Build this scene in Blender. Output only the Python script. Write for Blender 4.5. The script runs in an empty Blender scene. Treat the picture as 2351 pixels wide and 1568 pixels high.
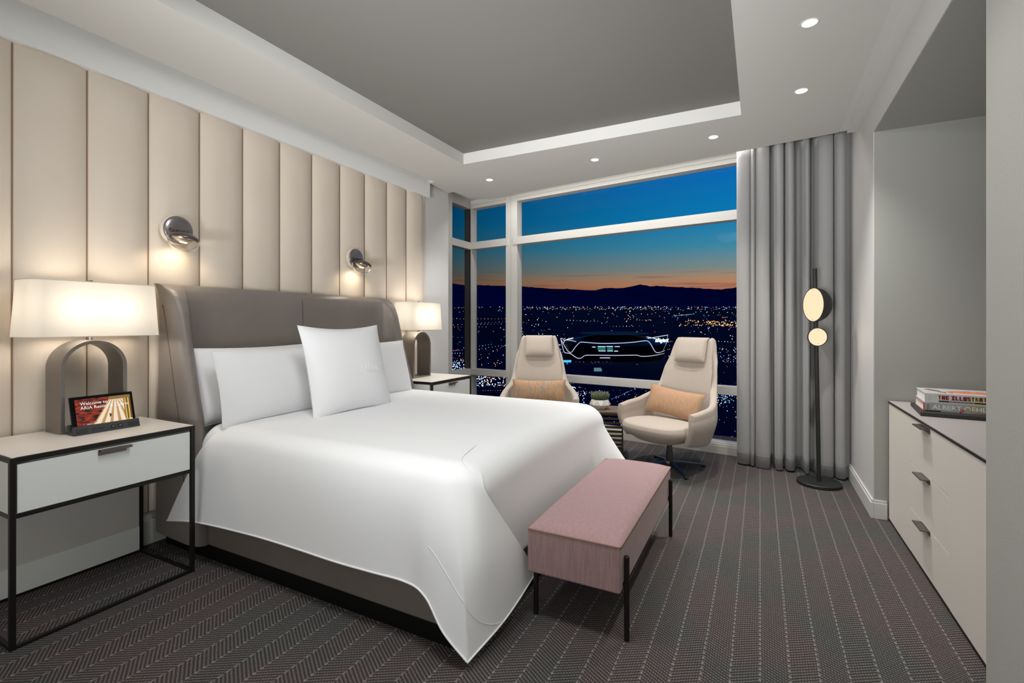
import bpy, math, random
from math import sin, cos, pi, radians, sqrt, atan2
from mathutils import Vector, Matrix, Euler
random.seed(7)
SC = bpy.context.scene
COL = SC.collection

# ------------------------------------------------------------------ camera
FPX, EYE, TH = 1108.0, 1.35, math.atan(569.5/1108.0)
cd = bpy.data.cameras.new('camera'); cam = bpy.data.objects.new('camera', cd); COL.objects.link(cam)
cam.location = (0, 0, EYE); cam.rotation_euler = (pi/2, 0, TH)
cd.sensor_width = 36; cd.sensor_fit = 'HORIZONTAL'; cd.lens = 36*FPX/2351
cd.shift_y = -42/2351; cd.clip_start = 0.05; cd.clip_end = 60000
SC.camera = cam
SC.view_settings.view_transform = 'Standard'; SC.view_settings.look = 'None'
SC.view_settings.gamma = 1; SC.view_settings.exposure = 0.0
try: SC.view_settings.use_curve_mapping = False
except Exception: pass
SC.cycles.use_denoising = True
SC.cycles.max_bounces = 10; SC.cycles.transparent_max_bounces = 12
SC.cycles.sample_clamp_indirect = 6

# ------------------------------------------------------------------ world (dusk sky)
wd = bpy.data.worlds.new('dusk_sky'); SC.world = wd; wd.use_nodes = True
nt = wd.node_tree; N = nt.nodes; L = nt.links; N.clear()
def nn(t, **k):
    n = N.new(t)
    for a, b in k.items(): setattr(n, a, b)
    return n
tc = nn('ShaderNodeTexCoord'); sep = nn('ShaderNodeSeparateXYZ'); L.new(tc.outputs['Generated'], sep.inputs[0])
asn = nn('ShaderNodeMath', operation='ARCSINE'); L.new(sep.outputs[2], asn.inputs[0])
dv = nn('ShaderNodeMath', operation='DIVIDE'); L.new(asn.outputs[0], dv.inputs[0]); dv.inputs[1].default_value = radians(30)
rp = nn('ShaderNodeValToRGB'); L.new(dv.outputs[0], rp.inputs[0])
stops = [(0, (.20, .065, .055)), (.115, (.40, .135, .085)), (.145, (.50, .215, .115)), (.170, (.40, .25, .155)), (.205, (.20, .26, .25)),
         (.285, (.045, .25, .38)), (.387, (.004, .20, .46)), (.557, (.0, .135, .47)), (1, (.0, .05, .26))]
cr = rp.color_ramp
while len(cr.elements) < len(stops): cr.elements.new(.5)
for e, (p, c) in zip(cr.elements, stops): e.position = p; e.color = (*c, 1)
flat = nn('ShaderNodeVectorMath', operation='MULTIPLY'); L.new(tc.outputs['Generated'], flat.inputs[0]); flat.inputs[1].default_value = (1, 1, 0)
nrm = nn('ShaderNodeVectorMath', operation='NORMALIZE'); L.new(flat.outputs[0], nrm.inputs[0])
dt = nn('ShaderNodeVectorMath', operation='DOT_PRODUCT'); L.new(nrm.outputs[0], dt.inputs[0])
_az = radians(40); dt.inputs[1].default_value = (-sin(TH)*cos(_az)+cos(TH)*sin(_az), cos(TH)*cos(_az)+sin(TH)*sin(_az), 0)
mr = nn('ShaderNodeMapRange'); L.new(dt.outputs['Value'], mr.inputs[0])
mr.inputs[1].default_value = .62; mr.inputs[2].default_value = .97; mr.inputs[3].default_value = .10; mr.inputs[4].default_value = 1.0
# faint streaks of cloud low over the hills
mp = nn('ShaderNodeMapping'); L.new(tc.outputs['Generated'], mp.inputs[0]); mp.inputs['Scale'].default_value = (5, 5, 130)
nz = nn('ShaderNodeTexNoise'); L.new(mp.outputs[0], nz.inputs[0]); nz.inputs['Scale'].default_value = 1.3; nz.inputs['Detail'].default_value = 4
cm = nn('ShaderNodeMapRange'); L.new(nz.outputs[0], cm.inputs[0]); cm.inputs[1].default_value = .54; cm.inputs[2].default_value = .72; cm.inputs[4].default_value = .55
lo = nn('ShaderNodeMapRange'); L.new(dv.outputs[0], lo.inputs[0]); lo.inputs[1].default_value = .17; lo.inputs[2].default_value = .215; lo.inputs[3].default_value = 1; lo.inputs[4].default_value = 0
cmul = nn('ShaderNodeMath', operation='MULTIPLY'); L.new(cm.outputs[0], cmul.inputs[0]); L.new(lo.outputs[0], cmul.inputs[1])
mxc = nn('ShaderNodeMixRGB'); L.new(cmul.outputs[0], mxc.inputs[0]); L.new(rp.outputs[0], mxc.inputs[1]); mxc.inputs[2].default_value = (.16, .075, .085, 1)
ml = nn('ShaderNodeVectorMath', operation='SCALE'); L.new(mxc.outputs[0], ml.inputs[0]); L.new(mr.outputs[0], ml.inputs['Scale'])
bg = nn('ShaderNodeBackground'); L.new(ml.outputs[0], bg.inputs[0]); bg.inputs[1].default_value = 1.0
wo = nn('ShaderNodeOutputWorld'); L.new(bg.outputs[0], wo.inputs[0])

def area(name, loc, rot, sx, sy, power, color=(1, .95, .88)):
    l = bpy.data.lights.new(name, 'AREA'); l.shape = 'RECTANGLE'; l.size = sx; l.size_y = sy; l.energy = power; l.color = color
    o = bpy.data.objects.new(name, l); COL.objects.link(o); o.location = loc; o.rotation_euler = rot; return o
# broad soft fill added behind the camera, not a known fitting
area('rear_fill_light', (-1.0, -1.1, 2.85), (radians(28), 0, 0), 2.0, 1.2, 6, (1, 1, .99))
area('tray_fill_light', (-1.25, 1.38, 3.0), (radians(16), 0, 0), 1.3, .6, 47, (.98, .995, 1))  # unseen fill added under the tray to light the bed from above
# two unseen fill lights added behind the camera to brighten the ceiling
area('ceiling_fill_light', (-.7, -1.3, .9), (radians(180-42), 0, 0), 1.6, .8, 40, (.98, .995, 1))
_u = area('far_ceiling_fill_light', (-1.0, -1.5, 1.0), (radians(113), 0, radians(4)), 1.2, .5, 38, (.98, .995, 1)); _u.data.spread = radians(62)
# hidden fill strip added in the curtain pocket to brighten frames, chairs and curtain
area('pocket_fill_light', (-1.55, 5.27, 3.08), (radians(-10), 0, math.atan(-.1354)), 3.0, .12, 22, (1, .985, .95))

# ------------------------------------------------------------------ materials
def mat(name, col, rough=.6, metal=0, spec=.5, bump=None, var=None, sheen=0, coat=0, emis=None, es=0):
    """bump=(scale,strength,(sx,sy,sz)); var=(scale,(r,g,b) second colour,(sx,sy,sz))"""
    m = bpy.data.materials.new(name); m.use_nodes = True
    n = m.node_tree.nodes; l = m.node_tree.links; b = n['Principled BSDF']
    b.inputs['Base Color'].default_value = (*col, 1); b.inputs['Roughness'].default_value = rough
    b.inputs['Metallic'].default_value = metal; b.inputs['Specular IOR Level'].default_value = spec
    if sheen: b.inputs['Sheen Weight'].default_value = sheen
    if coat: b.inputs['Coat Weight'].default_value = coat
    if emis: b.inputs['Emission Color'].default_value = (*emis, 1); b.inputs['Emission Strength'].default_value = es
    if bump or var: t = n.new('ShaderNodeTexCoord')
    def noise(scale, st, det=3):
        mp_ = n.new('ShaderNodeMapping'); mp_.inputs['Scale'].default_value = st; l.new(t.outputs['Object'], mp_.inputs[0])
        z = n.new('ShaderNodeTexNoise'); z.inputs['Scale'].default_value = scale; z.inputs['Detail'].default_value = det
        l.new(mp_.outputs[0], z.inputs[0]); return z
    if var:
        z = noise(var[0], var[2]); r = n.new('ShaderNodeMapRange'); r.inputs[1].default_value = .35; r.inputs[2].default_value = .65
        l.new(z.outputs[0], r.inputs[0]); x = n.new('ShaderNodeMixRGB'); l.new(r.outputs[0], x.inputs[0])
        x.inputs[1].default_value = (*col, 1); x.inputs[2].default_value = (*var[1], 1); l.new(x.outputs[0], b.inputs['Base Color'])
    if bump:
        z = noise(bump[0], bump[2]); bp = n.new('ShaderNodeBump'); bp.inputs['Strength'].default_value = bump[1]; bp.inputs['Distance'].default_value = .01
        l.new(z.outputs[0], bp.inputs['Height']); l.new(bp.outputs[0], b.inputs['Normal'])
    return m
def emat(name, col, s, sample=False):
    m = bpy.data.materials.new(name); m.use_nodes = True; n = m.node_tree.nodes; n.clear()
    e = n.new('ShaderNodeEmission'); e.inputs[0].default_value = (*col, 1); e.inputs[1].default_value = s
    o = n.new('ShaderNodeOutputMaterial'); m.node_tree.links.new(e.outputs[0], o.inputs[0])
    if not sample:
        try: m.cycles.emission_sampling = 'NONE'
        except Exception: pass
    return m
O1 = (1, 1, 1)
M = {}
M['paint'] = mat('white_paint', (.66, .65, .62), .7, bump=(60, .04, O1))
M['wall'] = mat('wall_paint', (.60, .59, .585), .65, bump=(60, .04, O1))
M['ceil'] = mat('ceiling_paint', (.62, .61, .58), .8)
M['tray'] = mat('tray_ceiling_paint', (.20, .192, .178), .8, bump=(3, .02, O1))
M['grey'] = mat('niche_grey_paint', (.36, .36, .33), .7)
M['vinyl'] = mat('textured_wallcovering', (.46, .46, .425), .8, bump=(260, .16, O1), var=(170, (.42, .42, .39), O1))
M['panel'] = mat('cream_upholstery', (.67, .585, .49), .62, bump=(350, .10, O1), sheen=.15, var=(2.2, (.70, .62, .525), (1, 1, .5)))
M['base_bd'] = mat('skirting_paint', (.58, .58, .56), .45)
M['frame'] = mat('window_frame_metal', (.60, .58, .54), .42, bump=(200, .03, O1))
M['frame_dk'] = mat('dark_window_post', (.07, .068, .06), .45)
M['leather'] = mat('taupe_leather', (.205, .175, .158), .36, spec=.5, bump=(240, .16, O1), var=(3, (.225, .195, .175), O1))
M['leather2'] = mat('taupe_leather_base', (.155, .130, .112), .42, spec=.45, bump=(240, .14, O1), var=(3, (.165, .14, .125), O1))
M['seam'] = mat('leather_seam', (.06, .048, .042), .6)
M['black'] = mat('black_plinth', (.004, .004, .004), .5, spec=.2)
M['linen'] = mat('white_linen', (.80, .80, .81), .8, bump=(500, .05, O1), sheen=.1)
M['linen2'] = mat('white_duvet', (.87, .875, .88), .75, bump=(600, .04, O1), sheen=.1)
M['sheet'] = mat('fitted_sheet', (.66, .68, .70), .8, bump=(18, .6, (1, 3, 1)))
M['thread'] = mat('white_thread', (.86, .86, .87), .5)
M['metal_dk'] = mat('blackened_steel', (.022, .020, .018), .38, metal=.6)
M['lacq'] = mat('pale_lacquer', (.76, .78, .75), .5, bump=(300, .03, (1, 1, .2)))
M['lacq_top'] = mat('pale_stone_top', (.74, .69, .63), .35)
M['back'] = mat('nightstand_back', (.60, .575, .54), .6)
M['lamp_metal'] = mat('brushed_nickel', (.26, .235, .215), .38, metal=.75, bump=(300, .05, (1, 1, .05)))
M['nickel'] = mat('polished_nickel', (.55, .52, .50), .22, metal=1)
M['bronze'] = mat('dark_bronze', (.16, .135, .13), .3, metal=.9)
M['disc'] = mat('satin_nickel_disc', (.30, .27, .275), .3, metal=.9)
M['chrome'] = mat('chrome', (.16, .155, .15), .38, metal=1)
M['plate_w'] = mat('cream_backplate', (.72, .66, .56), .45)
M['dockm'] = mat('dock_plastic', (.035, .036, .038), .55)
M['dockd'] = mat('dock_grille', (.020, .021, .022), .7)
M['glossblk'] = mat('black_glass', (.004, .004, .005), .08)
M['plug'] = mat('port_metal', (.7, .7, .72), .3, metal=.9)
M['curtain'] = mat('grey_drape', (.32, .314, .312), .6, sheen=.35, bump=(160, .12, (1, 1, .12)))
M['chair'] = mat('oatmeal_wool', (.50, .425, .36), .85, bump=(420, .35, O1), sheen=.25, var=(300, (.40, .335, .28), O1))
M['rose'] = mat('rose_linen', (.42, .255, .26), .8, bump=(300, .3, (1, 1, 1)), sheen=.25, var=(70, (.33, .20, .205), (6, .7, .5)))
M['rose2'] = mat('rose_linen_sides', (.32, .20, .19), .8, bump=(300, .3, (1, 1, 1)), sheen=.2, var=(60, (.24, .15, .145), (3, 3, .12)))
M['piping'] = mat('tan_piping', (.26, .16, .11), .6)
M['brownleg'] = mat('bronze_black_leg', (.018, .012, .011), .4, metal=.5)
M['lampblk'] = mat('matt_black_metal', (.010, .011, .011), .5)
M['cream_glow'] = emat('lit_opal_face', (1, .80, .52), 1.05, True)
M['cer'] = mat('white_ceramic', (.62, .60, .55), .45)
M['wood'] = mat('brown_wood', (.20, .13, .08), .45, var=(14, (.13, .08, .05), (1, 6, 1)))
M['wood_dk'] = mat('dark_brass_frame', (.06, .045, .02), .4, metal=.5)
M['leaf'] = mat('succulent_green', (.055, .085, .04), .6, var=(25, (.12, .13, .08), O1))
M['soil'] = mat('soil', (.03, .022, .015), .9)
M['dresser'] = mat('dresser_lacquer', (.74, .70, .64), .45, bump=(300, .03, (1, 1, .2)))
M['dtop'] = mat('dresser_top', (.40, .37, .365), .35)
M['slate'] = mat('black_tray_wood', (.020, .021, .020), .5, bump=(60, .3, (1, 8, 8)))
M['page'] = mat('book_pages', (.80, .79, .76), .8, bump=(400, .4, (.05, .05, 3)))
M['bookw'] = mat('book_cover_white', (.55, .55, .55), .3)
M['bookg'] = mat('book_cover_grey', (.33, .33, .32), .3)
M['red'] = mat('red_print', (.55, .035, .02), .4)
M['coral'] = mat('coral_print', (.75, .22, .10), .35)
M['brownp'] = mat('brown_print', (.22, .11, .09), .35)
M['olive'] = mat('olive_print', (.35, .30, .04), .4)
M['peach'] = mat('peach_print', (.48, .33, .22), .4)
M['inkb'] = mat('black_ink', (.01, .005, .008), .4)
M['pinkp'] = mat('pink_ink', (.75, .04, .16), .4)
M['yell'] = mat('yellow_ink', (.75, .65, .06), .4)
M['whitep'] = mat('white_ink', (.80, .80, .78), .4)
M['lens'] = emat('downlight_lens', (1, .97, .90), 3.0, False)
M['led'] = emat('sconce_led', (1, .86, .60), 6.0, False)

# glass for windows: clear with a faint sheen
def glass(name, refl=.02, tint=(1, 1, 1)):
    m = bpy.data.materials.new(name); m.use_nodes = True; n = m.node_tree.nodes; l = m.node_tree.links; n.clear()
    t = n.new('ShaderNodeBsdfTransparent'); t.inputs[0].default_value = (*tint, 1)
    g = n.new('ShaderNodeBsdfGlossy'); g.inputs['Roughness'].default_value = .02
    x = n.new('ShaderNodeMixShader'); x.inputs[0].default_value = refl
    o = n.new('ShaderNodeOutputMaterial'); l.new(t.outputs[0], x.inputs[1]); l.new(g.outputs[0], x.inputs[2]); l.new(x.outputs[0], o.inputs[0]); return m
M['glass'] = glass('window_glass', .0008, (.97, .98, .98))
def orbglass():
    m = bpy.data.materials.new('clear_blown_glass'); m.use_nodes = True; n = m.node_tree.nodes; l = m.node_tree.links; n.clear()
    t = n.new('ShaderNodeBsdfTransparent'); t.inputs[0].default_value = (1, .985, .95, 1)
    g = n.new('ShaderNodeBsdfGlossy'); g.inputs['Roughness'].default_value = .03
    f = n.new('ShaderNodeLayerWeight'); f.inputs[0].default_value = .10
    x = n.new('ShaderNodeMixShader'); o = n.new('ShaderNodeOutputMaterial')
    l.new(f.outputs['Fresnel'], x.inputs[0]); l.new(t.outputs[0], x.inputs[1]); l.new(g.outputs[0], x.inputs[2]); l.new(x.outputs[0], o.inputs[0]); return m
M['orb'] = orbglass()
def shade_mat():
    m = bpy.data.materials.new('white_shade_fabric'); m.use_nodes = True; n = m.node_tree.nodes; l = m.node_tree.links; n.clear()
    d = n.new('ShaderNodeBsdfDiffuse'); d.inputs[0].default_value = (.80, .76, .69, 1)
    t = n.new('ShaderNodeBsdfTranslucent'); t.inputs[0].default_value = (.46, .435, .39, 1)
    tc_ = n.new('ShaderNodeTexCoord'); w = n.new('ShaderNodeTexNoise'); w.inputs['Scale'].default_value = 60; mp_ = n.new('ShaderNodeMapping')
    mp_.inputs['Scale'].default_value = (8, 8, .4); l.new(tc_.outputs['Object'], mp_.inputs[0]); l.new(mp_.outputs[0], w.inputs[0])
    b = n.new('ShaderNodeBump'); b.inputs['Strength'].default_value = .05; l.new(w.outputs[0], b.inputs['Height']); l.new(b.outputs[0], d.inputs['Normal'])
    x = n.new('ShaderNodeMixShader'); x.inputs[0].default_value = .5
    o = n.new('ShaderNodeOutputMaterial'); l.new(d.outputs[0], x.inputs[1]); l.new(t.outputs[0], x.inputs[2]); l.new(x.outputs[0], o.inputs[0]); return m
M['shade'] = shade_mat()

class G:
    """tiny node helper"""
    def __init__(s, name):
        s.m = bpy.data.materials.new(name); s.m.use_nodes = True; s.n = s.m.node_tree.nodes; s.l = s.m.node_tree.links; s.b = s.n['Principled BSDF']
        s.tc = s.n.new('ShaderNodeTexCoord')
    def put(s, sock, v):
        if hasattr(v, 'is_linked'): s.l.new(v, sock)
        else: sock.default_value = v
    def math(s, op, a, b=None, c=None):
        q = s.n.new('ShaderNodeMath'); q.operation = op; s.put(q.inputs[0], a)
        if b is not None: s.put(q.inputs[1], b)
        if c is not None: s.put(q.inputs[2], c)
        return q.outputs[0]
    def xyz(s, out='Object'):
        q = s.n.new('ShaderNodeSeparateXYZ'); s.l.new(s.tc.outputs[out], q.inputs[0]); return q.outputs
    def noise(s, scale, st=(1, 1, 1), det=2, out='Object'):
        mp_ = s.n.new('ShaderNodeMapping'); mp_.inputs['Scale'].default_value = st; s.l.new(s.tc.outputs[out], mp_.inputs[0])
        z = s.n.new('ShaderNodeTexNoise'); z.inputs['Scale'].default_value = scale; z.inputs['Detail'].default_value = det; s.l.new(mp_.outputs[0], z.inputs[0]); return z.outputs[0]
    def rng(s, v, a, b, c=0., d=1.):
        q = s.n.new('ShaderNodeMapRange'); s.put(q.inputs[0], v); 
        for i, k in zip((1, 2, 3, 4), (a, b, c, d)): q.inputs[i].default_value = k
        return q.outputs[0]
    def mix(s, f, a, b):
        q = s.n.new('ShaderNodeMixRGB'); s.put(q.inputs[0], f); 
        for i, v in ((1, a), (2, b)):
            if isinstance(v, tuple): q.inputs[i].default_value = (*v, 1)
            else: s.l.new(v, q.inputs[i])
        return q.outputs[0]

def carpet():
    g = G('herringbone_carpet'); x, y, z = g.xyz()
    wob = g.noise(9, (1, 1, 1), 1)
    xs = g.math('ADD', x, g.math('MULTIPLY', g.math('SUBTRACT', wob, .5), .006))
    pp = g.math('PINGPONG', xs, .102)
    ph = g.math('MULTIPLY', g.math('ADD', y, g.math('MULTIPLY', pp, .62)), 2*pi/.0165)
    rib = g.rng(g.math('SINE', ph), -.5, .9)
    kn = g.rng(g.math('SINE', g.math('MULTIPLY', xs, 2*pi/.0095)), -1, .5, .22, 1.)
    sp = g.rng(g.noise(190, (1, 1, 1), 2), .36, .64, .35, 1.25)
    h = g.math('MULTIPLY', g.math('MULTIPLY', rib, kn), sp)
    e1 = g.math('GREATER_THAN', g.math('ABSOLUTE', g.math('SUBTRACT', g.math('DIVIDE', pp, .102), .5)), .462)
    dot = g.math('MULTIPLY', e1, g.rng(g.math('SINE', g.math('MULTIPLY', ph, .5)), -.1, .7, .10, 1.))
    zone = g.rng(g.noise(2.3, (1, 1, 1), 2), .42, .58)
    dark = g.mix(zone, (.052, .040, .040), (.043, .042, .041))
    lite = g.mix(zone, (.235, .20, .195), (.20, .197, .187))
    c = g.mix(h, dark, lite)
    c = g.mix(g.math('MULTIPLY', dot, .58), c, (.34, .32, .30))
    g.l.new(c, g.b.inputs['Base Color']); g.b.inputs['Roughness'].default_value = .95; g.b.inputs['Specular IOR Level'].default_value = .1
    bp = g.n.new('ShaderNodeBump'); bp.inputs['Strength'].default_value = .55; bp.inputs['Distance'].default_value = .004
    g.l.new(g.math('ADD', h, dot), bp.inputs['Height']); g.l.new(bp.outputs[0], g.b.inputs['Normal']); return g.m
M['carpet'] = carpet()
def woven(name, cols, sx):
    g = G(name); a = g.noise(1, (sx, 3, 3), 3, 'Generated'); b = g.noise(1, (sx*2.3, 5, 5), 2, 'Generated'); w = g.noise(160, (1, 1, 1), 1, 'Generated')
    c = g.mix(g.rng(a, .44, .56), cols[0], cols[1]); c = g.mix(g.rng(b, .55, .62), c, cols[2])
    c = g.mix(g.rng(w, .35, .65, 0, .45), c, cols[3])
    g.l.new(c, g.b.inputs['Base Color']); g.b.inputs['Roughness'].default_value = .85
    bp = g.n.new('ShaderNodeBump'); bp.inputs['Strength'].default_value = .4; bp.inputs['Distance'].default_value = .004; g.l.new(w, bp.inputs['Height']); g.l.new(bp.outputs[0], g.b.inputs['Normal'])
    return g.m
M['woven1'] = woven('orange_grey_stripe_weave', ((.50, .21, .09), (.24, .22, .18), (.50, .34, .13), (.36, .29, .22)), 34)
M['woven2'] = woven('coral_weave', ((.44, .21, .12), (.38, .25, .13), (.34, .16, .11), (.48, .34, .22)), 26)

def screen_mat():
    """lobby picture on the tablet: red rooms at left, bright marble floor fanning out to the right"""
    g = G('tablet_screen'); u, v, w = g.xyz('UV')
    n1 = g.noise(7, (1, 1.6, 1), 3, 'UV'); n2 = g.noise(14, (3, 1, 1), 3, 'UV')
    red = g.mix(g.rng(n1, .4, .62), (.02, .006, .004), (.42, .045, .02))
    dx = g.math('SUBTRACT', u, .72); dy = g.math('SUBTRACT', 1.12, v)
    ang = g.math('ARCTAN2', dx, dy)
    st = g.rng(g.math('SINE', g.math('MULTIPLY', ang, 44)), .1, .5)
    floor = g.mix(st, (1., .86, .68), (.62, .33, .10))
    gold = g.mix(g.rng(g.math('SINE', g.math('MULTIPLY', u, 110)), -.2, .4), (.75, .50, .12), (.14, .06, .01))
    edge = g.math('SUBTRACT', u, g.math('ADD', .27, g.math('MULTIPLY', v, .37)))
    edge = g.math('ADD', edge, g.math('MULTIPLY', g.math('SUBTRACT', n2, .5), .05))
    c = g.mix(g.math('GREATER_THAN', edge, 0.), red, floor)
    c = g.mix(g.math('MULTIPLY', g.math('GREATER_THAN', u, .87), g.math('GREATER_THAN', v, .08)), c, gold)
    c = g.mix(g.math('MULTIPLY', g.math('GREATER_THAN', v, .88), g.math('GREATER_THAN', u, .6)), c, (.30, .17, .05))
    g.l.new(c, g.b.inputs['Emission Color']); g.b.inputs['Emission Strength'].default_value = .85
    g.b.inputs['Base Color'].default_value = (.01, .01, .01, 1); g.b.inputs['Roughness'].default_value = .25; return g.m
M['screen'] = screen_mat()

# ------------------------------------------------------------------ mesh helpers
class MB:
    def __init__(s, mx=None): s.v = []; s.f = []; s.mi = []; s.mx = mx; s.uv = None
    def add(s, vs, fs, mi=0):
        b = len(s.v); s.v += [Vector(p) for p in vs]; s.f += [tuple(i+b for i in f) for f in fs]; s.mi += [mi]*len(fs); return s
    def box(s, a, b, mi=0, mx=None):
        (x0, y0, z0), (x1, y1, z1) = a, b
        vs = [Vector(p) for p in ((x0, y0, z0), (x1, y0, z0), (x1, y1, z0), (x0, y1, z0), (x0, y0, z1), (x1, y0, z1), (x1, y1, z1), (x0, y1, z1))]
        if mx: vs = [mx @ p for p in vs]
        return s.add(vs, [(0, 3, 2, 1), (4, 5, 6, 7), (0, 1, 5, 4), (1, 2, 6, 5), (2, 3, 7, 6), (3, 0, 4, 7)], mi)
    def tube(s, pts, r, n=12, closed=False, mi=0, rs=None):
        pts = [Vector(p) for p in pts]; k = len(pts); vs = []; up = None
        for i, p in enumerate(pts):
            if closed: t = (pts[(i+1) % k]-pts[i-1]).normalized()
            else: t = (pts[min(i+1, k-1)]-pts[max(i-1, 0)]).normalized()
            if up is None: up = t.orthogonal().normalized()
            up = (up-t*up.dot(t)).normalized(); bn = t.cross(up); rr = rs[i] if rs else r
            vs += [p+(up*cos(2*pi*j/n)+bn*sin(2*pi*j/n))*rr for j in range(n)]
        fs = []
        for i in range(k if closed else k-1):
            a, b = i*n, ((i+1) % k)*n
            fs += [(a+j, a+(j+1) % n, b+(j+1) % n, b+j) for j in range(n)]
        if not closed: fs += [tuple(range(n-1, -1, -1)), tuple((k-1)*n+j for j in range(n))]
        return s.add(vs, fs, mi)
    def lathe(s, prof, n=40, mx=None, mi=0):
        vs = []; fs = []
        for r, z in prof: vs += [Vector((max(r, 1e-5)*cos(2*pi*j/n), max(r, 1e-5)*sin(2*pi*j/n), z)) for j in range(n)]
        for i in range(len(prof)-1): fs += [(i*n+j, i*n+(j+1) % n, (i+1)*n+(j+1) % n, (i+1)*n+j) for j in range(n)]
        if mx: vs = [mx @ p for p in vs]
        return s.add(vs, fs, mi)
    def grid(s, fn, nu, nv, mi=0, wrapu=False):
        vs = [fn(i/(nu if wrapu else nu-1) if nu > 1 else 0, j/(nv-1)) for i in range(nu) for j in range(nv)]; fs = []
        for i in range(nu if wrapu else nu-1):
            for j in range(nv-1): a = i*nv+j; b = ((i+1) % nu)*nv+j; fs.append((a, b, b+1, a+1))
        return s.add(vs, fs, mi)
    def prism(s, poly, z0, z1, mi=0, mx=None):
        n = len(poly); vs = [Vector((p[0], p[1], z0)) for p in poly]+[Vector((p[0], p[1], z1)) for p in poly]
        if mx: vs = [mx @ p for p in vs]
        return s.add(vs, [tuple(range(n-1, -1, -1)), tuple(range(n, 2*n))]+[(i, (i+1) % n, (i+1) % n+n, i+n) for i in range(n)], mi)
WM = {}
def obj(name, mb, m, parent=None, smooth=False, bevel=0, solid=0, sub=0, local=False, seg=2):
    me = bpy.data.meshes.new(name); me.from_pydata([tuple(v) for v in mb.v], [], mb.f)
    ms = m if isinstance(m, (list, tuple)) else [m]
    for q in ms: me.materials.append(M[q] if isinstance(q, str) else q)
    me.polygons.foreach_set('material_index', mb.mi)
    if smooth: me.polygons.foreach_set('use_smooth', [True]*len(me.polygons))
    if smooth == 'angle':
        try: me.set_sharp_from_angle(angle=radians(38))
        except Exception: pass
    me.update(); o = bpy.data.objects.new(name, me); COL.objects.link(o)
    if parent is not None:
        o.parent = parent
        if not local and parent in WM: o.matrix_parent_inverse = WM[parent].inverted()
    if bevel: b = o.modifiers.new('bevel', 'BEVEL'); b.width = bevel; b.segments = seg; b.limit_method = 'ANGLE'
    if solid: b = o.modifiers.new('solid', 'SOLIDIFY'); b.thickness = solid; b.offset = 0
    if sub: b = o.modifiers.new('sub', 'SUBSURF'); b.levels = sub; b.render_levels = sub
    return o
def tag(o, label, cat, group=None, kind=None):
    if label: o['label'] = label
    if cat: o['category'] = cat
    if group: o['group'] = group
    if kind: o['kind'] = kind
    return o
def thing(name, label, cat, loc=(0, 0, 0), rz=0, group=None, kind=None, rx=0, ry=0):
    o = bpy.data.objects.new(name, None); COL.objects.link(o); o.location = loc; o.rotation_euler = (rx, ry, rz); o.empty_display_size = .1
    WM[o] = Matrix.Translation(Vector(loc)) @ Euler((rx, ry, rz)).to_matrix().to_4x4()
    return tag(o, label, cat, group, kind)
def struct(name, mb, m, label, parent=None, **k):
    o = obj(name, mb, m, parent, **k)
    if parent is None: o['kind'] = 'structure'; o['label'] = label
    return o
def dup(root, loc, rz, label, group=None):
    r = root.copy(); COL.objects.link(r); r.location = loc; r.rotation_euler[2] = rz; r['label'] = label
    for ch in list(root.children):
        c = ch.copy(); COL.objects.link(c); c.parent = r
        for g in list(ch.children): d = g.copy(); COL.objects.link(d); d.parent = c
    return r
def text(body, size, mx, m, parent, name='lettering', ext=.0006, align='LEFT', sx=1, shear=0, bold=0):
    cu = bpy.data.curves.new(name, 'FONT'); cu.body = body; cu.size = size; cu.extrude = ext; cu.align_x = align; cu.shear = shear; cu.offset = bold
    cu.resolution_u = 3
    cu.materials.append(M[m] if isinstance(m, str) else m); o = bpy.data.objects.new(name, cu); COL.objects.link(o); o.parent = parent
    inv = WM[parent].inverted() if parent in WM else Matrix()
    bpy.context.view_layer.update(); dg = bpy.context.evaluated_depsgraph_get()
    me = bpy.data.meshes.new_from_object(o.evaluated_get(dg)); bpy.data.objects.remove(o); bpy.data.curves.remove(cu)
    o = bpy.data.objects.new(name, me); COL.objects.link(o); o.parent = parent
    o.matrix_parent_inverse = inv; o.matrix_basis = mx @ Matrix.Diagonal((sx, 1, 1, 1)); return o
def light(kind, name, loc, power, color, parent=None, rot=None, **k):
    l = bpy.data.lights.new(name, kind); l.energy = power; l.color = color
    for a, b in k.items(): setattr(l, a, b)
    o = bpy.data.objects.new(name, l); COL.objects.link(o); o.location = loc
    if rot: o.rotation_euler = rot
    if parent is not None:
        o.parent = parent
        if parent in WM: o.matrix_parent_inverse = WM[parent].inverted()
    return o
def smooth01(t): t = max(0, min(1, t)); return t*t*(3-2*t)
def lerp(a, b, t): return a+(b-a)*t
def interp(tab, z):
    if z <= tab[0][0]: return tab[0][1]
    for (a, x), (b, y) in zip(tab, tab[1:]):
        if z <= b: return lerp(x, y, (z-a)/(b-a))
    return tab[-1][1]
def cat(P, t, brk=-9):
    n = len(P)-1; f = max(0, min(n-1e-9, t*n)); i = int(f); f -= i
    p0, p1, p2, p3 = P[max(i-1, 0)], P[i], P[i+1], P[min(i+2, n)]
    if i == brk-1: p3 = p2+(p2-p1)
    if i == brk: p0 = p1-(p2-p1)
    return .5*((2*p1)+(p2-p0)*f+(2*p0-5*p1+4*p2-p3)*f*f+(3*p1-p0-3*p2+p3)*f*f*f)

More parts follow.
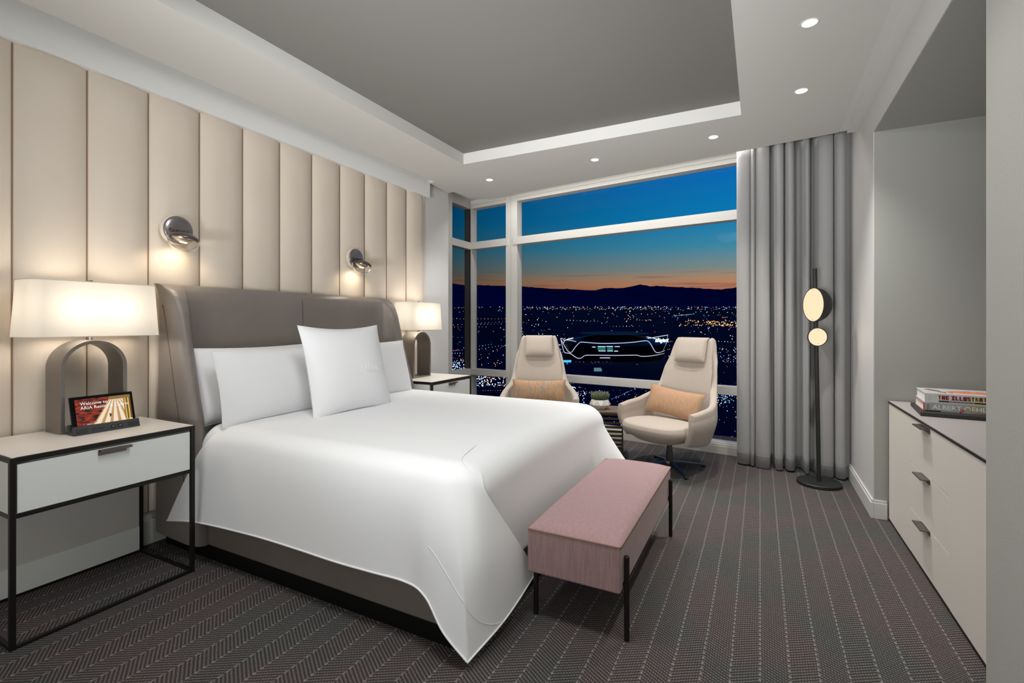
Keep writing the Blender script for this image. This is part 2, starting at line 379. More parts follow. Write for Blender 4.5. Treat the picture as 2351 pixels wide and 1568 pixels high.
# ================================================================== ROOM SHELL
ZC = 2.916; XW = -3.34; XR = .70; YB = -2.3; NY = 4.13
WS = -.1354; WA = math.atan(WS)                       # window wall runs at a slight angle
def wy(x): return 5.45+WS*(x+.43)
CXc, CYc = -3.703, 5.895                              # outer glass corner
floor = struct('floor', MB().add([(-3.9, YB-.2, 0), (1.5, YB-.2, 0), (1.5, 6.3, 0), (-3.9, 6.3, 0), (-3.9, YB-.2, -.1), (1.5, YB-.2, -.1), (1.5, 6.3, -.1), (-3.9, 6.3, -.1)],
   [(0, 1, 2, 3), (7, 6, 5, 4), (0, 4, 5, 1), (1, 5, 6, 2), (2, 6, 7, 3), (3, 7, 4, 0)]), 'carpet', 'herringbone carpet in brown and grey with dashed pale lines')
wl = struct('wall_left', MB().box((XW-.3, YB-.1, 0), (XW, 4.82, 3.2)), 'wall', 'pale wall behind the bed')
# fascia above the upholstery
M['fascia'] = mat('fascia_paint', (.80, .80, .79), .6)
struct('trim_1', MB().box((XW, YB, 2.757), (-3.285, 4.385, 2.99)), 'fascia', 'white fascia running above the cream wall panels', bevel=.002)
# padded channel panels
pitch = .3018
def panel_mesh(w, z0, z1):
    def f(s, t):
        a = 2*s-1; b = .040*(1-abs(a)**2.6)
        zz = lerp(z0, z1, t); e = min(zz-z0, z1-zz); k = min(1, max(0, e/.03)); b2 = b*sqrt(max(0, 1-(1-k)**2))*.55+b*.45 if k < 1 else b
        return Vector((-.022+.01+b2, s*w, zz))
    mb = MB().grid(f, 17, 40)
    zs = [z1]
    tops = [Vector((-.03, 0, z1))]+[f(i/16, 1) for i in range(17)]+[Vector((-.03, w, z1))]
    mb.add(tops, [tuple(range(len(tops)-1, -1, -1))]); return mb
pm = panel_mesh(pitch, .2, 2.758)
me0 = None; SEAMD = None
M['seam_warm'] = mat('warm_seam', (.25, .155, .10), .8)
for k in range(-11, 12):
    y = 1.003-pitch+ (k)*pitch if False else 1.003+k*pitch-pitch*0
    if y < YB or y > 4.2: continue
    if me0 is None:
        p = obj('panel', pm, 'panel', wl, smooth=True); me0 = p.data
        # keep grid non-uniform at the ends only through rounding
    else:
        p = bpy.data.objects.new('panel', me0); COL.objects.link(p); p.parent = wl
    p.location = (-3.3165, y, 0)
    if SEAMD is None: so_ = obj('seam', MB().box((-.014, -.0021, .2), (-.0062, .0021, 2.752)), M['seam_warm'], wl); SEAMD = so_.data
    else: so_ = bpy.data.objects.new('seam', SEAMD); COL.objects.link(so_); so_.parent = wl
    so_.location = (-3.3165, y, 0)
struct('trim_2', MB().box((XW, 1.003+11*pitch-.006, .15), (-3.322, 1.003+11*pitch+.006, 2.757)), 'panel', 'narrow cream edge strip ending the wall panels')
struct('baseboard_left', MB().box((XW, YB, 0), (XW+.022, 4.82, .15)), 'base_bd', 'white baseboard along the bed wall', bevel=.003)
struct('wall_back', MB().box((XW-.3, YB-.3, 0), (1.5, YB, 3.2)), 'wall', 'wall behind the camera')
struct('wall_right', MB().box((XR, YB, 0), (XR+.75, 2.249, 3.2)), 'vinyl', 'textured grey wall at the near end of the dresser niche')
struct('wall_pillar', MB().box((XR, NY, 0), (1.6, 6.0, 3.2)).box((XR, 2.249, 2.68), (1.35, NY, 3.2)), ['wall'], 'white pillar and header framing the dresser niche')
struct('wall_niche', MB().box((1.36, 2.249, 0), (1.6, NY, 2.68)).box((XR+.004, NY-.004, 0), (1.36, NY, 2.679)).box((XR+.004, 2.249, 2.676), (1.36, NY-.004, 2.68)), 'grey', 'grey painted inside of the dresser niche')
struct('baseboard_right', MB().box((XR-.018, NY-.018, 0), (XR, 5.3, .11)).box((XR-.012, NY-.012, .11), (XR, 5.3, .128)).box((XR, NY-.022, 0), (.776, NY-.004, .11)).box((XR, NY-.016, .11), (.776, NY-.004, .128)), 'base_bd', 'white baseboard around the pillar', bevel=.003)
struct('trim_3', MB().box((.575, YB, ZC-.006), (XR, 4.72, 3.0)).box((.63, YB, ZC-.018), (XR, 4.745, ZC)), 'paint', 'stepped white cornice along the right side of the ceiling')
# ceiling: flat border around a recessed tray; slanted far edge over the curtain pocket
TX0, TX1, TY1, TY0 = -2.60, -.126, 4.015, -1.2
XL = -3.205
far = [(XL, TY1), (XL, 4.36), (-3.285, 4.38), (-3.34, 4.82), (-3.25, 4.80), (-3.245, 5.10), (-3.2, 5.20), (-3.1, 5.255), (-2.95, 5.262), (-2.70, 5.225), (.575, 4.752), (.575, TY1)]
cl = MB().prism([(XL, YB), (XL, TY1), (TX0, TY1), (TX0, YB)], ZC, 3.1).prism([(TX1, YB), (TX1, TY1), (.575, TY1), (.575, YB)], ZC, 3.1)
cl.prism([(TX0, YB), (TX0, TY0), (TX1, TY0), (TX1, YB)], ZC, 3.1).prism(far, ZC, 3.1)
ceil = struct('ceiling', cl, 'ceil', 'white ceiling border around the recessed tray')
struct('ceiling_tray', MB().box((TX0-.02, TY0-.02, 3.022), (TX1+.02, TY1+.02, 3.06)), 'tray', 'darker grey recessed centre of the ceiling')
struct('ceiling_pocket', MB().prism([(-3.82, 3.9), (1.0, 3.9), (1.0, wy(1.0)+.05), (-3.82, wy(-3.82)+.05)], 3.10, 3.16).box((XW-.02, YB, 2.975), (XL+.001, 4.37, 3.1)), 'paint', 'underside of the curtain pocket above the window')

# ---------------- window wall
WMX = Matrix.Translation(Vector((-.43, 5.45, 0))) @ Matrix.Rotation(WA, 4, 'Z')   # local x runs right along the wall, y outward
WMi = WMX.inverted()
def lx(x): return (WMi @ Vector((x, wy(x), 0))).x
GZ = [(.117, .612), (.700, 2.407), (2.507, 2.990)]
def window(name, x0, x1, lab, jl, jr):
    t = thing(name, lab, None, (WMX @ Vector(((x0+x1)/2, 0, 0))), 0, None, 'structure')
    fr = MB()
    fr.box((x0, 0, 0), (x0+jl, .12, 3.12), mx=WMX).box((x1-jr, 0, 0), (x1, .12, 3.12), mx=WMX)
    fr.box((x0+jl, 0, 2.99), (x1-jr, .12, 3.12), mx=WMX).box((x0+jl, 0, 0), (x1-jr, .12, .117), mx=WMX)
    obj('frame', fr, 'frame', t, bevel=.002)
    hd = MB().box((x0+jl-.01, -.02, 3.035), (x1-jr+.01, 0, 3.12), mx=WMX); obj('head_rail', hd, 'frame', t, bevel=.002)
    bs = MB().box((x0, -.03, 0), (x1, 0, .082), mx=WMX).box((x0, -.022, .082), (x1, 0, .10), mx=WMX); obj('bottom_rail', bs, 'frame', t, bevel=.002)
    for (a, b) in ((.612, .70), (2.407, 2.507)):
        obj('transom', MB().box((x0+jl*.45, -.012, a), (x1-jr*.45, .10, b), mx=WMX), 'frame', t, bevel=.002)
    for (a, b) in GZ: obj('pane', MB().box((x0+jl-.005, .088, a-.01), (x1-jr+.005, .1, b+.01), mx=WMX), 'glass', t)
    return t
xm = lx(-3.005)
window('window_1', xm+.002, lx(.70), 'large window of three panes stacked between pale frames', .105, .09)
w2 = window('window_2', lx(-3.70), xm-.002, 'narrow window left of the double mullion', .02, .075)
t = thing('window_3', 'side window around the glass corner beside the far nightstand', None, (CXc, 5.6, 0), 0, None, 'structure')
SX = CXc
fr = MB().box((SX-.12, 4.8, 0), (SX, 5.405, 3.12)).box((SX-.12, 5.405, 2.99), (SX, CYc, 3.12)).box((SX-.12, 5.405, 0), (SX, CYc, .117)).box((SX, 4.8, 0), (SX+.04, 5.38, 3.12))
obj('frame', fr, 'frame', t, bevel=.002)
for (a, b) in ((.612, .70), (2.407, 2.507)): obj('transom', MB().box((SX-.10, 5.36, a), (SX+.012, CYc-.002, b)), 'frame', t, bevel=.002)
for (a, b) in GZ: obj('pane', MB().box((SX-.1, 5.40, a-.01), (SX-.088, CYc+.08, b+.01)), 'glass', t)
obj('corner_post', MB().box((SX-.105, CYc+.012, 0), (SX-.03, CYc+.10, 3.12)), 'frame_dk', t)
struct('wall_window', MB().box((lx(.6), .12, 0), (lx(1.3), .3, 3.2), mx=WMX).box((lx(-3.8), .0, -.5), (lx(1.3), .3, -.001), mx=WMX), 'wall', 'wall edge beside the window behind the curtain')

# ================================================================== LIGHT FITTINGS IN THE CEILING
dl = thing('recessed_downlight', 'round ceiling downlight nearest the glass corner, above the left armchair', 'downlight', (-2.63, 4.58, ZC), 0, 'ceiling downlights')
obj('trim_ring', MB().lathe([(.036, 0), (.044, -.002), (.047, 0), (.044, .004), (.036, .004)], 28), 'paint', dl, smooth=True, local=True)
obj('lens', MB().lathe([(0, -.008), (.020, -.007), (.032, -.003), (.037, .001)], 28), 'lens', dl, smooth=True, local=True)
SPOTS = [(-1.408, 4.479, 'ceiling downlight above the middle of the large window, second from the glass corner'),
         (-.349, 4.389, 'ceiling downlight near the left edge of the curtain, in front of the window head'),
         (.248, 3.788, 'ceiling downlight over the carpet right of the tray, the farther of the two there'),
         (.23, 2.95, 'ceiling downlight at the top of the picture, right of the tray')]
allsp = [(-2.63, 4.58)]
for x, y, lab in SPOTS:
    dup(dl, (x, y, ZC), 0, lab); allsp.append((x, y))
for x, y in ((.23, 2.1), (.23, 1.25), (.23, .4), (-2.9, -.6), (-1.4, -1.6), (-.2, -1.6)): allsp.append((x, y))  # further beams added out of view, without fittings, to brighten the room
for i, (x, y) in enumerate(allsp):
    light('SPOT', 'downlight_beam', (x, y, ZC-.02), (100 if x < 0 else 125) if y > 3 else 24 if y > 1 else 8, (1, .975, .93), spot_size=radians(98), spot_blend=1, shadow_soft_size=.05)

# ================================================================== BED
YC, HW = 2.62, 1.0
bed = thing('bed', 'king bed with a taupe leather wingback headboard and leather base', 'bed', (-2.0, YC, 0))
obj('plinth', MB().box((-3.25, 1.668, 0), (-1.045, 3.57, .09)), 'black', bed)
obj('base', MB().box((-3.262, 1.652, .085), (-1.062, 3.588, .44)), 'leather2', bed, bevel=.012, seg=3)
FT = [(.08, -2.80), (.3, -2.81), (.55, -2.84), (.8, -2.885), (.9, -2.92), (1.3, -3.03), (1.42, -3.062), (1.50, -3.10), (1.55, -3.15), (1.58, -3.20), (1.592, -3.245)]
def hb(s, t):
    """s round the plan from near back corner to far back corner, t up"""
    z = .085+(1.592-.085)*(1-(1-t)**1.6)
    xf = interp(FT, z); xi = lerp(-3.155, -3.175, t)
    if z > 1.50: xi = min(xi, interp([(1.50, -3.172), (1.55, -3.182), (1.58, -3.205), (1.592, -3.245)], z))
    xi = min(xi, xf-.002)
    near = s < .5; q = s*2 if near else (1-s)*2
    fl = .018*smooth01((1.5-z)/1.2)     # wings splay a touch lower down
    yo = YC-HW-fl; d = xf-xi; k = min(1, d/.16)
    P = [Vector((-3.274, yo+.04, z)), Vector((-3.268, yo+.02, z)), Vector((lerp(-3.268, xf-.10, .5), yo+.006, z)), Vector((xf-.10*k-.01, yo, z)), Vector((xf-.03*k-.002, yo+.012, z)), Vector((xf, yo+.045, z)),
         Vector((xf-.022*k, yo+.085, z)), Vector((xf-.07*k, yo+.108, z)), Vector((lerp(xi, xf, .35*k), yo+.128, z)), Vector((lerp(xi, xf, .12*k), yo+.16, z)), Vector((xi, yo+.235, z)), Vector((xi, yo+.40, z)), Vector((xi-.004, yo+.7, z)), Vector((xi, YC, z))]
    p = cat(P, q)
    if not near: p.y = 2*YC-p.y
    return p
mb = MB().grid(hb, 121, 60)
nv = 60; top = [mb.v[i*nv+nv-1] for i in range(121)]
backtop = [Vector((-3.274, p.y, 1.592)) for p in top]
mb.add(top+backtop, [(i, i+1, 121+i+1, 121+i) for i in range(120)])
obj('headboard', mb, 'leather', bed, smooth=True)
# seams
sp = [Vector((interp(FT, z)-.115 if z < 1.45 else interp(FT, z)-.115, 0, z)) for z in [.44+i*.06 for i in range(18)]]
for sgn, nm in ((-1, 'seam'), (1, 'seam')):
    obj('seam', MB().tube([(max(-3.30, p.x+.0), YC+sgn*(HW+.018*smooth01((1.5-p.z)/1.2)-.0005), p.z) for p in sp], .0028, 6), 'seam', bed, smooth=True)
obj('seam', MB().tube([(-3.1545-.018*((z-.085)/1.5), YC-.02, z) for z in (.8, 1.0, 1.2, 1.4, 1.5)]+[(-3.176, YC-.02, 1.53)], .0026, 6), 'seam', bed, smooth=True)
obj('seam', MB().box((-2.812, 1.6495, .09), (-2.806, 1.653, .43)), 'seam', bed)
# mattress with rumpled fitted sheet
def mat_top(s, t):
    x = lerp(-3.13, -1.35, s); b = 2*t-1; yy = YC+.945*(abs(b)**.8)*(1 if b > 0 else -1)
    e = max(0, (abs(b)-.8)/.2); return Vector((x, yy, .728-.30*e**2.2+.004*sin(x*23+yy*9)))
obj('mattress', MB().grid(mat_top, 40, 40), 'sheet', bed, smooth=True)

# ---- duvet: main cover with skirt plus the near side that wraps into a folded corner
def ztop(x, y):
    a = (x+2.0)/1.0; b = (y-YC)/.98
    return .742+.030*(1-min(1, abs(b))**2.5)-.012*max(0, a)**3+.004*sin(3*x+1.3)*cos(2.6*y)
X0, X1, Y0, Y1, RC = -2.86, -1.035, 1.655, 3.585, .16
def outline(s):
    """open outline: near side -> foot -> far side ; returns point, normal, tag"""
    segs = [X1-RC-X0, RC*pi/2, (Y1-Y0)-2*RC, RC*pi/2, X1-RC-X0]; Lt = sum(segs); d = s*Lt
    if d < segs[0]: return Vector((X0+d, Y0, 0)), Vector((0, -1, 0)), 0
    d -= segs[0]
    if d < segs[1]: a = d/RC; return Vector((X1-RC+RC*sin(a), Y0+RC-RC*cos(a), 0)), Vector((sin(a), -cos(a), 0)), 1
    d -= segs[1]
    if d < segs[2]: return Vector((X1, Y0+RC+d, 0)), Vector((1, 0, 0)), 2
    d -= segs[2]
    if d < segs[3]: a = d/RC; return Vector((X1-RC+RC*cos(a), Y1-RC+RC*sin(a), 0)), Vector((cos(a), sin(a), 0)), 3
    d -= segs[3]; return Vector((X1-RC-d, Y1, 0)), Vector((0, 1, 0)), 4
def duv(s, t):
    p, n, g = outline(s)
    c = Vector((max(X0, min(-1.95, p.x)), YC, 0))
    cdist = (p-Vector((X1, Y1, 0))).length; cw = math.exp(-(cdist/.22)**2)
    # t: 0..0.5 top, .5..0.68 rounding, .68..1 skirt
    if t < .5:
        q = c.lerp(p-n*.13, t/.5); return Vector((q.x, q.y, ztop(q.x, q.y)))
    e = p-n*.13
    ze = ztop(e.x, e.y)
    if t < .7:
        a = (t-.5)/.2*(pi/2); q = e+n*(.13*sin(a)); zz = ze-.13*(1-cos(a))
        return Vector((q.x, q.y, zz-.02*cw*sin(a)))+n*(.02*cw*sin(a))
    k = (t-.7)/.3; zz = lerp(ze-.13, .25, k)
    out = .012*k+ .24*cw*k**1.1
    rip = .010*sin(s*260)*math.exp(-(cdist/.6)**2)*k*(1 if g in (2, 3) else 0)
    q = p+n*(out+rip+.02*cw)
    return Vector((q.x, q.y, zz-.02*cw*(1-k)+.0*cw))
mb = MB().grid(duv, 221, 60)
duvet = obj('duvet', mb, 'linen2', None, smooth=True)
V = Vector
def reg(x, hz, hx=None, sh=0, x3=None):
    hx = x if hx is None else hx
    z = ztop(x, 1.785)
    return [V((x, 2.62, ztop(x, 2.62)-.006)), V((x, 2.2, ztop(x, 2.2)-.004)), V((x, 1.95, ztop(x, 1.95)+.002)), V((x, 1.785, z+.003)), V((x, 1.690, z-.035)), V((lerp(x, hx, .15), 1.650, z-.125)), V((lerp(x, hx, .5), 1.625, .46)), V((hx, 1.608+sh, hz))]
CC = (X1-RC, Y0+RC)
def fan(ang, p6, p7, tx_, ty2, dn=0):
    a = radians(ang); n_ = (sin(a), -cos(a)); z = ztop(*CC)
    P = lambda r_, dz: V((CC[0]+n_[0]*r_, CC[1]+n_[1]*r_, z+dz))
    e = P(.03, .003); top = V((tx_, ty2, 0)); md = top.lerp(e, .5)
    return [V((top.x, top.y, ztop(top.x, top.y)-.006)), V((md.x, md.y, ztop(md.x, md.y)-.004)), V((*md.lerp(e, .5).xy, z+.002-dn)), e-V((0, 0, dn)), P(.03+.094-dn*.4, -.036-dn*.6), P(.165, -.125), V(p6), V(p7)]
h0 = reg(-2.78, .215, -3.035); h0[5] = V((-2.83, 1.630, h0[5].z)); h0[6] = V((-2.925, 1.586, .42)); h0[7] = V((-3.045, 1.572, .212))
cols = [h0, reg(-2.60, .240, -2.80, -.018), reg(-2.3, .246, -2.40), reg(-2.0, .250, -2.03), reg(-1.75, .252, -1.76), reg(-1.52, .256, -1.52), reg(-1.36, .254, -1.335),
        fan(0, (-1.215, 1.605, .44), (-1.215, 1.588, .235), -1.30, 2.4), fan(14, (-1.12, 1.598, .40), (-1.115, 1.572, .130), -1.32, 2.35), fan(30, (-1.045, 1.605, .36), (-1.008, 1.584, .035), -1.33, 2.3),
        fan(52, (-.992, 1.70, .37), (-.968, 1.84, .088), -1.34, 2.3, .002), fan(78, (-.980, 1.94, .385), (-.962, 2.135, .150), -1.35, 2.3, .004)]
def cover_z(x, y):
    """height of the main cover above a point of the near foot quarter"""
    qx, qy = max(0, x-CC[0]), max(0, CC[1]-y)
    if qx > 0 and qy > 0: dl = RC-sqrt(qx*qx+qy*qy)
    else: dl = min(X1-x, y-Y0)
    z = ztop(min(x, X1-.13), max(y, Y0+.13))
    if dl >= .13: return z
    k = .13-max(0, dl); return z-.13+sqrt(max(0, .0169-k*k))
def nsheet(s, t):
    row = [cat(c, t) for c in cols]; p = cat(row, s).lerp(cat(row, s, 9), smooth01((t-.72)/.25))
    w_ = 1-smooth01((t-.47)/.13)
    if w_ > 0: p.z = lerp(p.z, cover_z(p.x, p.y)+.003*smooth01((t-.15)/.15)*(1-3.6*smooth01((s-.88)/.12))-.004*(1-smooth01((t-.1)/.15)), w_)
    k = smooth01((t-.5)/.5)
    p.y -= .006*sin(s*17+1)*k*(1-smooth01((s-.55)/.1))
    return p
mb2 = MB().grid(nsheet, 199, 70)
ns = obj('side_fold', mb2, 'linen2', duvet, smooth=True)
hem = [nsheet(i/198, 1.0) for i in range(199)]
obj('hem', MB().tube(hem, .0045, 8), 'linen2', duvet, smooth=True)
st = [nsheet(.64+.26*i/40, lerp(.86, .90, min(1, i/27)) if i < 27 else lerp(.90, 1, (i-27)/13)) for i in range(41)]
obj('stitching', MB().tube([p+V((.0005, -.0002, 0)) for i, p in enumerate(st)], .0016, 6), 'thread', duvet, smooth=True)
tag(duvet, 'smooth white duvet spread over the bed with a folded corner hanging to the floor', 'duvet')

def pillow(name, w, h, th, c, nrm_tilt, yaw, lab, m='linen', roll=0, sag=.04, group=None, flange=0):
    """upright pillow: width along local x, height local z, front faces -y local"""
    t = thing(name, lab, 'pillow', c, yaw, group)
    def pt(u, v, side):
        a, b = 2*u-1, 2*v-1
        sx = 1-.05*(1-b*b)*0-sag*(1-b*b)*abs(a)**3; sz = 1-sag*1.4*(1-a*a)*abs(b)**3
        x = a*w/2*sx; z = b*h/2*sz
        d = th/2*((1-abs(a)**2.6)*(1-abs(b)**2.6))**.55
        d *= 1+.12*(-b)
        wr = .0015*sin(5*a+3*b)*(1-a*a)*(1-b*b)
        p = Vector((x, side*(d+wr*(d > .002))+.0006*side, z))
        return Matrix.Rotation(nrm_tilt, 3, 'X') @ (Matrix.Rotation(roll, 3, 'Y') @ p)
    mb = MB().grid(lambda u, v: pt(u, v, -1), 41, 31).grid(lambda u, v: pt(1-u, v, 1), 41, 31)
    c1 = obj('cover', mb, m, t, smooth=True, local=True)
    rim = [pt(i/24, 0, 0) for i in range(24)]+[pt(1, i/20, 0) for i in range(20)]+[pt(1-i/24, 1, 0) for i in range(24)]+[pt(0, 1-i/20, 0) for i in range(20)]
    obj('edge_seam', MB().tube(rim, .0035 if not flange else flange, 6, closed=True), m, t, smooth=True, local=True)
    return t, pt
YW = pi/2   # local -y faces +x (towards the foot of the bed): local x -> +y world
GP = 'white bed pillows against the headboard'
pillow('pillow', .86, .47, .17, (-2.995, 2.125, .965), radians(-10), YW, 'rear white pillow at the left of the bed, mostly hidden, touching the headboard', group=GP)
pillow('pillow', .89, .46, .18, (-2.80, 2.150, .965), radians(-14), YW, 'long white pillow in front at the left, beside the square pillow', group=GP)
pillow('pillow', .72, .47, .17, (-3.01, 2.925, .975), radians(-10), YW, 'rear white pillow right of the square pillow with only a corner showing', group=GP)
pillow('pillow', .83, .47, .18, (-2.83, 3.025, .965), radians(-14), YW, 'front white pillow at the far right of the bed by the wing', group=GP)
sq, spt = pillow('square_pillow', .66, .62, .20, (-2.50, 2.42, 1.035), radians(-15), YW+radians(-4), 'large square white pillow with embroidered script, standing in the middle of the bed', group=None, sag=.07)
# raised white embroidery: an unreadable flowing script
emb = []
for i in range(90):
    q = i/89; u = .54+.30*q; v = .47+.045*sin(q*2*pi*6.2)*(1-.5*q)+.02*sin(q*5)-.01*q
    u += .012*cos(q*2*pi*6.2); p = spt(u, v, -1); emb.append(p+V((0, -.0012, 0)))
obj('embroidery', MB().tube(emb, .0011, 5), 'thread', sq, smooth=True, local=True)
emb = [spt(.58+.26*i/20, .435-.012*sin(i/20*pi), -1)+V((0, -.001, 0)) for i in range(21)]
obj('embroidery', MB().tube(emb, .0009, 5), 'thread', sq, smooth=True, local=True)

# ================================================================== NIGHTSTANDS
def nightstand(y0, y1, lab):
    xb, xf, H, b = -3.275, -2.735, .795, .020
    t = thing('nightstand', lab, 'nightstand', ((xb+xf)/2, (y0+y1)/2, 0), 0, 'nightstands beside the bed')
    f = MB()
    for x in (xb, xf-b):
        for y in (y0, y1-b): f.box((x, y, 0), (x+b, y+b, H-.002))
    for z in (0, .540):
        zz = (z, z+(.016 if z else .014))
        f.box((xf-b, y0+b, zz[0]), (xf-.002, y1-b, zz[1])).box((xb+.002, y0+b, zz[0]), (xb+b, y1-b, zz[1])).box((xb+b, y0+.002, zz[0]), (xf-b, y0+b-.002, zz[1])).box((xb+b, y1-b+.002, zz[0]), (xf-b, y1-.002, zz[1]))
    f.box((xf-b, y0+b, H-.024), (xf-.001, y1-b, H-.001)).box((xb+.001, y0+b, H-.024), (xb+b, y1-b, H-.001)).box((xb+b, y0+.001, H-.024), (xf-b, y0+b-.002, H-.001)).box((xb+b, y1-b+.002, H-.024), (xf-b, y1-.001, H-.001))
    obj('frame', f, 'metal_dk', t, bevel=.0015)
    obj('top', MB().box((xb+.004, y0+.007, H-.012), (xf-.007, y1-.007, H+.0012)), 'lacq_top', t, bevel=.001)
    obj('carcass', MB().box((xb+b, y0+.006, .557), (xf-.035, y1-.006, H-.026)), 'lacq', t)
    d = obj('drawer', MB().box((xf-.035, y0+b+.004, .560), (xf-.006, y1-b-.004, H-.032)), 'lacq', t, bevel=.001)
    yh = (y0+y1)/2
    obj('handle', MB().box((xf-.008, yh-.062, H-.046), (xf+.020, yh+.062, H-.036)).box((xf-.006, yh-.066, H-.062), (xf+.001, yh+.045, H-.036)), 'bronze', d, bevel=.001)
    obj('back_panel', MB().box((xb+.003, y0+b, .150), (xb+.013, y1-b, .540)), 'back', t)
    obj('lower_rail', MB().box((xb+.002, y0+b, .014), (xb+.017, y1-b, .150)), 'lacq', t)
    return t
ns1 = nightstand(.818, 1.548, 'white nightstand with open black metal frame left of the bed, carrying the tablet')
ns2 = nightstand(3.682, 4.375, 'white nightstand with black frame at the far side of the bed by the window')

# ================================================================== TABLE LAMPS
def table_lamp(cy, lab):
    cx0 = -3.135; zb = .7965
    t = thing('table_lamp', lab, 'lamp', (cx0, cy, zb), 0, 'arched table lamps')
    hw, top, th, xa, xb_ = .142, .465, .018, -3.248, -3.082
    def arc(r, n=28):
        pts = [(-r, 0)]+[(-r*cos(pi*i/n), top-hw+r*sin(pi*i/n)) for i in range(n+1)]+[(r, 0)]; return pts
    A, B = arc(hw), arc(hw-th); n = len(A); mb = MB()
    vs = []
    for x in (xa, xb_):
        for P_ in (A, B): vs += [V((x, cy+p[0], zb+p[1])) for p in P_]
    fs = []
    for i in range(n-1):
        fs += [(i, i+1, n+i+1, n+i), (2*n+i, 3*n+i, 3*n+i+1, 2*n+i+1), (i, 2*n+i, 2*n+i+1, i+1), (n+i, n+i+1, 3*n+i+1, 3*n+i)]
    fs += [(0, n, 3*n, 2*n), (n-1, 3*n-1, 4*n-1, 2*n-1)]
    mb.add(vs, fs); mb.box((xa, cy-hw+th, zb), (xb_, cy+hw-th, zb+.012)); obj('arch_base', mb, 'lamp_metal', t, smooth='angle', bevel=.001)
    obj('stem', MB().tube([(cx0, cy, zb+top-.002), (cx0, cy, zb+top+.03)], .009, 14).tube([(cx0, cy, zb+top+.03), (cx0, cy, 1.57)], .004, 8), 'nickel', t, smooth='angle')
    obj('finial', MB().tube([(cx0, cy, 1.556), (cx0, cy, 1.576)], .010, 14), 'nickel', t, smooth='angle')
    z0, z1 = 1.283, 1.560
    def ring(hy, hx, r, m=8):
        pts = []
        for sx_, sy_, a0 in ((1, -1, -90), (1, 1, 0), (-1, 1, 90), (-1, -1, 180)):
            for i in range(m+1): a = radians(a0+90*i/m); pts.append((sx_*(hx-r)+r*cos(a), sy_*(hy-r)+r*sin(a)))
        return pts
    R0, R1 = ring(.287, .118, .055), ring(.272, .106, .055); n = len(R0); sh = MB()
    rows = 10; vs = []
    for k in range(rows+1):
        q = k/rows; vs += [V((cx0+lerp(a[0], b[0], q), cy+lerp(a[1], b[1], q), lerp(z0, z1, q))) for a, b in zip(R0, R1)]
    sh.add(vs, [(k*n+i, k*n+(i+1) % n, (k+1)*n+(i+1) % n, (k+1)*n+i) for k in range(rows) for i in range(n)])
    obj('shade', sh, 'shade', t, smooth='angle')
    obj('shade_rim', MB().tube([(cx0+a[0], cy+a[1], z0) for a in R0], .002, 6, closed=True).tube([(cx0+a[0], cy+a[1], z1) for a in R1], .002, 6, closed=True), 'plate_w', t, smooth=True)
    for q in (-.10, .10): light('POINT', 'lamp_bulb', (cx0-.005, cy+q, 1.42), 3.0, (1, .92, .82), t, shadow_soft_size=.085)
    return t
table_lamp(1.245, 'table lamp with metal arch base and wide white shade, beside the tablet')
table_lamp(3.985, 'table lamp with metal arch base by the window, partly behind the headboard')

# ================================================================== TABLET IN ITS DOCK
ty0, ty1, tz = 1.118, 1.400, .7965
tb = thing('tablet_dock', 'black tablet in a dock with red and gold welcome screen on the nightstand', 'tablet', (-3.02, 1.26, tz))
prof = [(-3.050, 0), (-2.975, 0), (-2.990, .040), (-3.000, .042), (-3.012, .012), (-3.030, .012), (-3.035, .048), (-3.050, .048)]
mb = MB(); n = len(prof)
mb.add([V((p[0], y, tz+p[1])) for y in (ty0, ty1) for p in prof], [tuple(range(n)), tuple(range(2*n-1, n-1, -1))]+[(i, i+n, (i+1) % n+n, (i+1) % n) for i in range(n)])
dock = obj('dock', mb, 'dockm', tb, bevel=.0012)
fn = Matrix(((0, -.35, .935, -2.9815), (1, 0, 0, 1.26), (0, .935, .35, tz+.020), (0, 0, 0, 1)))   # local x -> +Y, local y up the face, z out
def fbox(x0, y0, x1, y1, d=.0012): return MB().box((x0, y0, -.002), (x1, y1, d), mx=fn)
obj('speaker', fbox(-.132, -.010, -.088, .010), 'dockd', dock); obj('speaker', fbox(.088, -.010, .132, .010), 'dockd', dock)
obj('button', fbox(-.068, -.005, -.057, .006), 'dockd', dock); obj('button', fbox(-.048, -.002, -.018, .005), 'dockd', dock)
for x in (.020, .050):
    pt_ = obj('port', fbox(x-.009, -.006, x+.009, .006, .0008), 'glossblk', dock); obj('contact', fbox(x-.005, -.0015, x+.006, .0015, .0016), 'plug', pt_)
tilt = radians(15)
TM = Matrix.Translation(V((-3.013, 1.262, tz+.018))) @ Matrix(((0, -sin(tilt), cos(tilt), 0), (1, 0, 0, 0), (0, cos(tilt), sin(tilt), 0), (0, 0, 0, 1)))
tw, thh = .272, .170
tab = obj('tablet', MB().box((-tw/2, 0, -.009), (tw/2, thh, 0), mx=TM), 'glossblk', tb, bevel=.003, seg=3)
sw0, sw1, sh0, sh1 = -.116, .122, .016, .155
sm = MB().add([TM @ V(p) for p in ((sw0, sh0, .0006), (sw1, sh0, .0006), (sw1, sh1, .0006), (sw0, sh1, .0006))], [(0, 1, 2, 3)])
scr = obj('screen', sm, 'screen', tab)
uvl = scr.data.uv_layers.new(name='UVMap')
for i, c in enumerate(((0, 0), (1, 0), (1, 1), (0, 1))): uvl.data[i].uv = c
wglow = emat('screen_white', (1, .96, .92), .95)
def on(x, y, z=.0012): return TM @ Matrix.Translation(V((x, y, z)))
text('Welcome to', .0225, on(-.096, .124), wglow, tab, ext=.0001); text('ARIA Resort & Casino', .0225, on(-.096, .102), wglow, tab, ext=.0001)
text('WELCOME', .0078, on(-.076, .0225), wglow, tab, ext=.0001)
bx = MB()
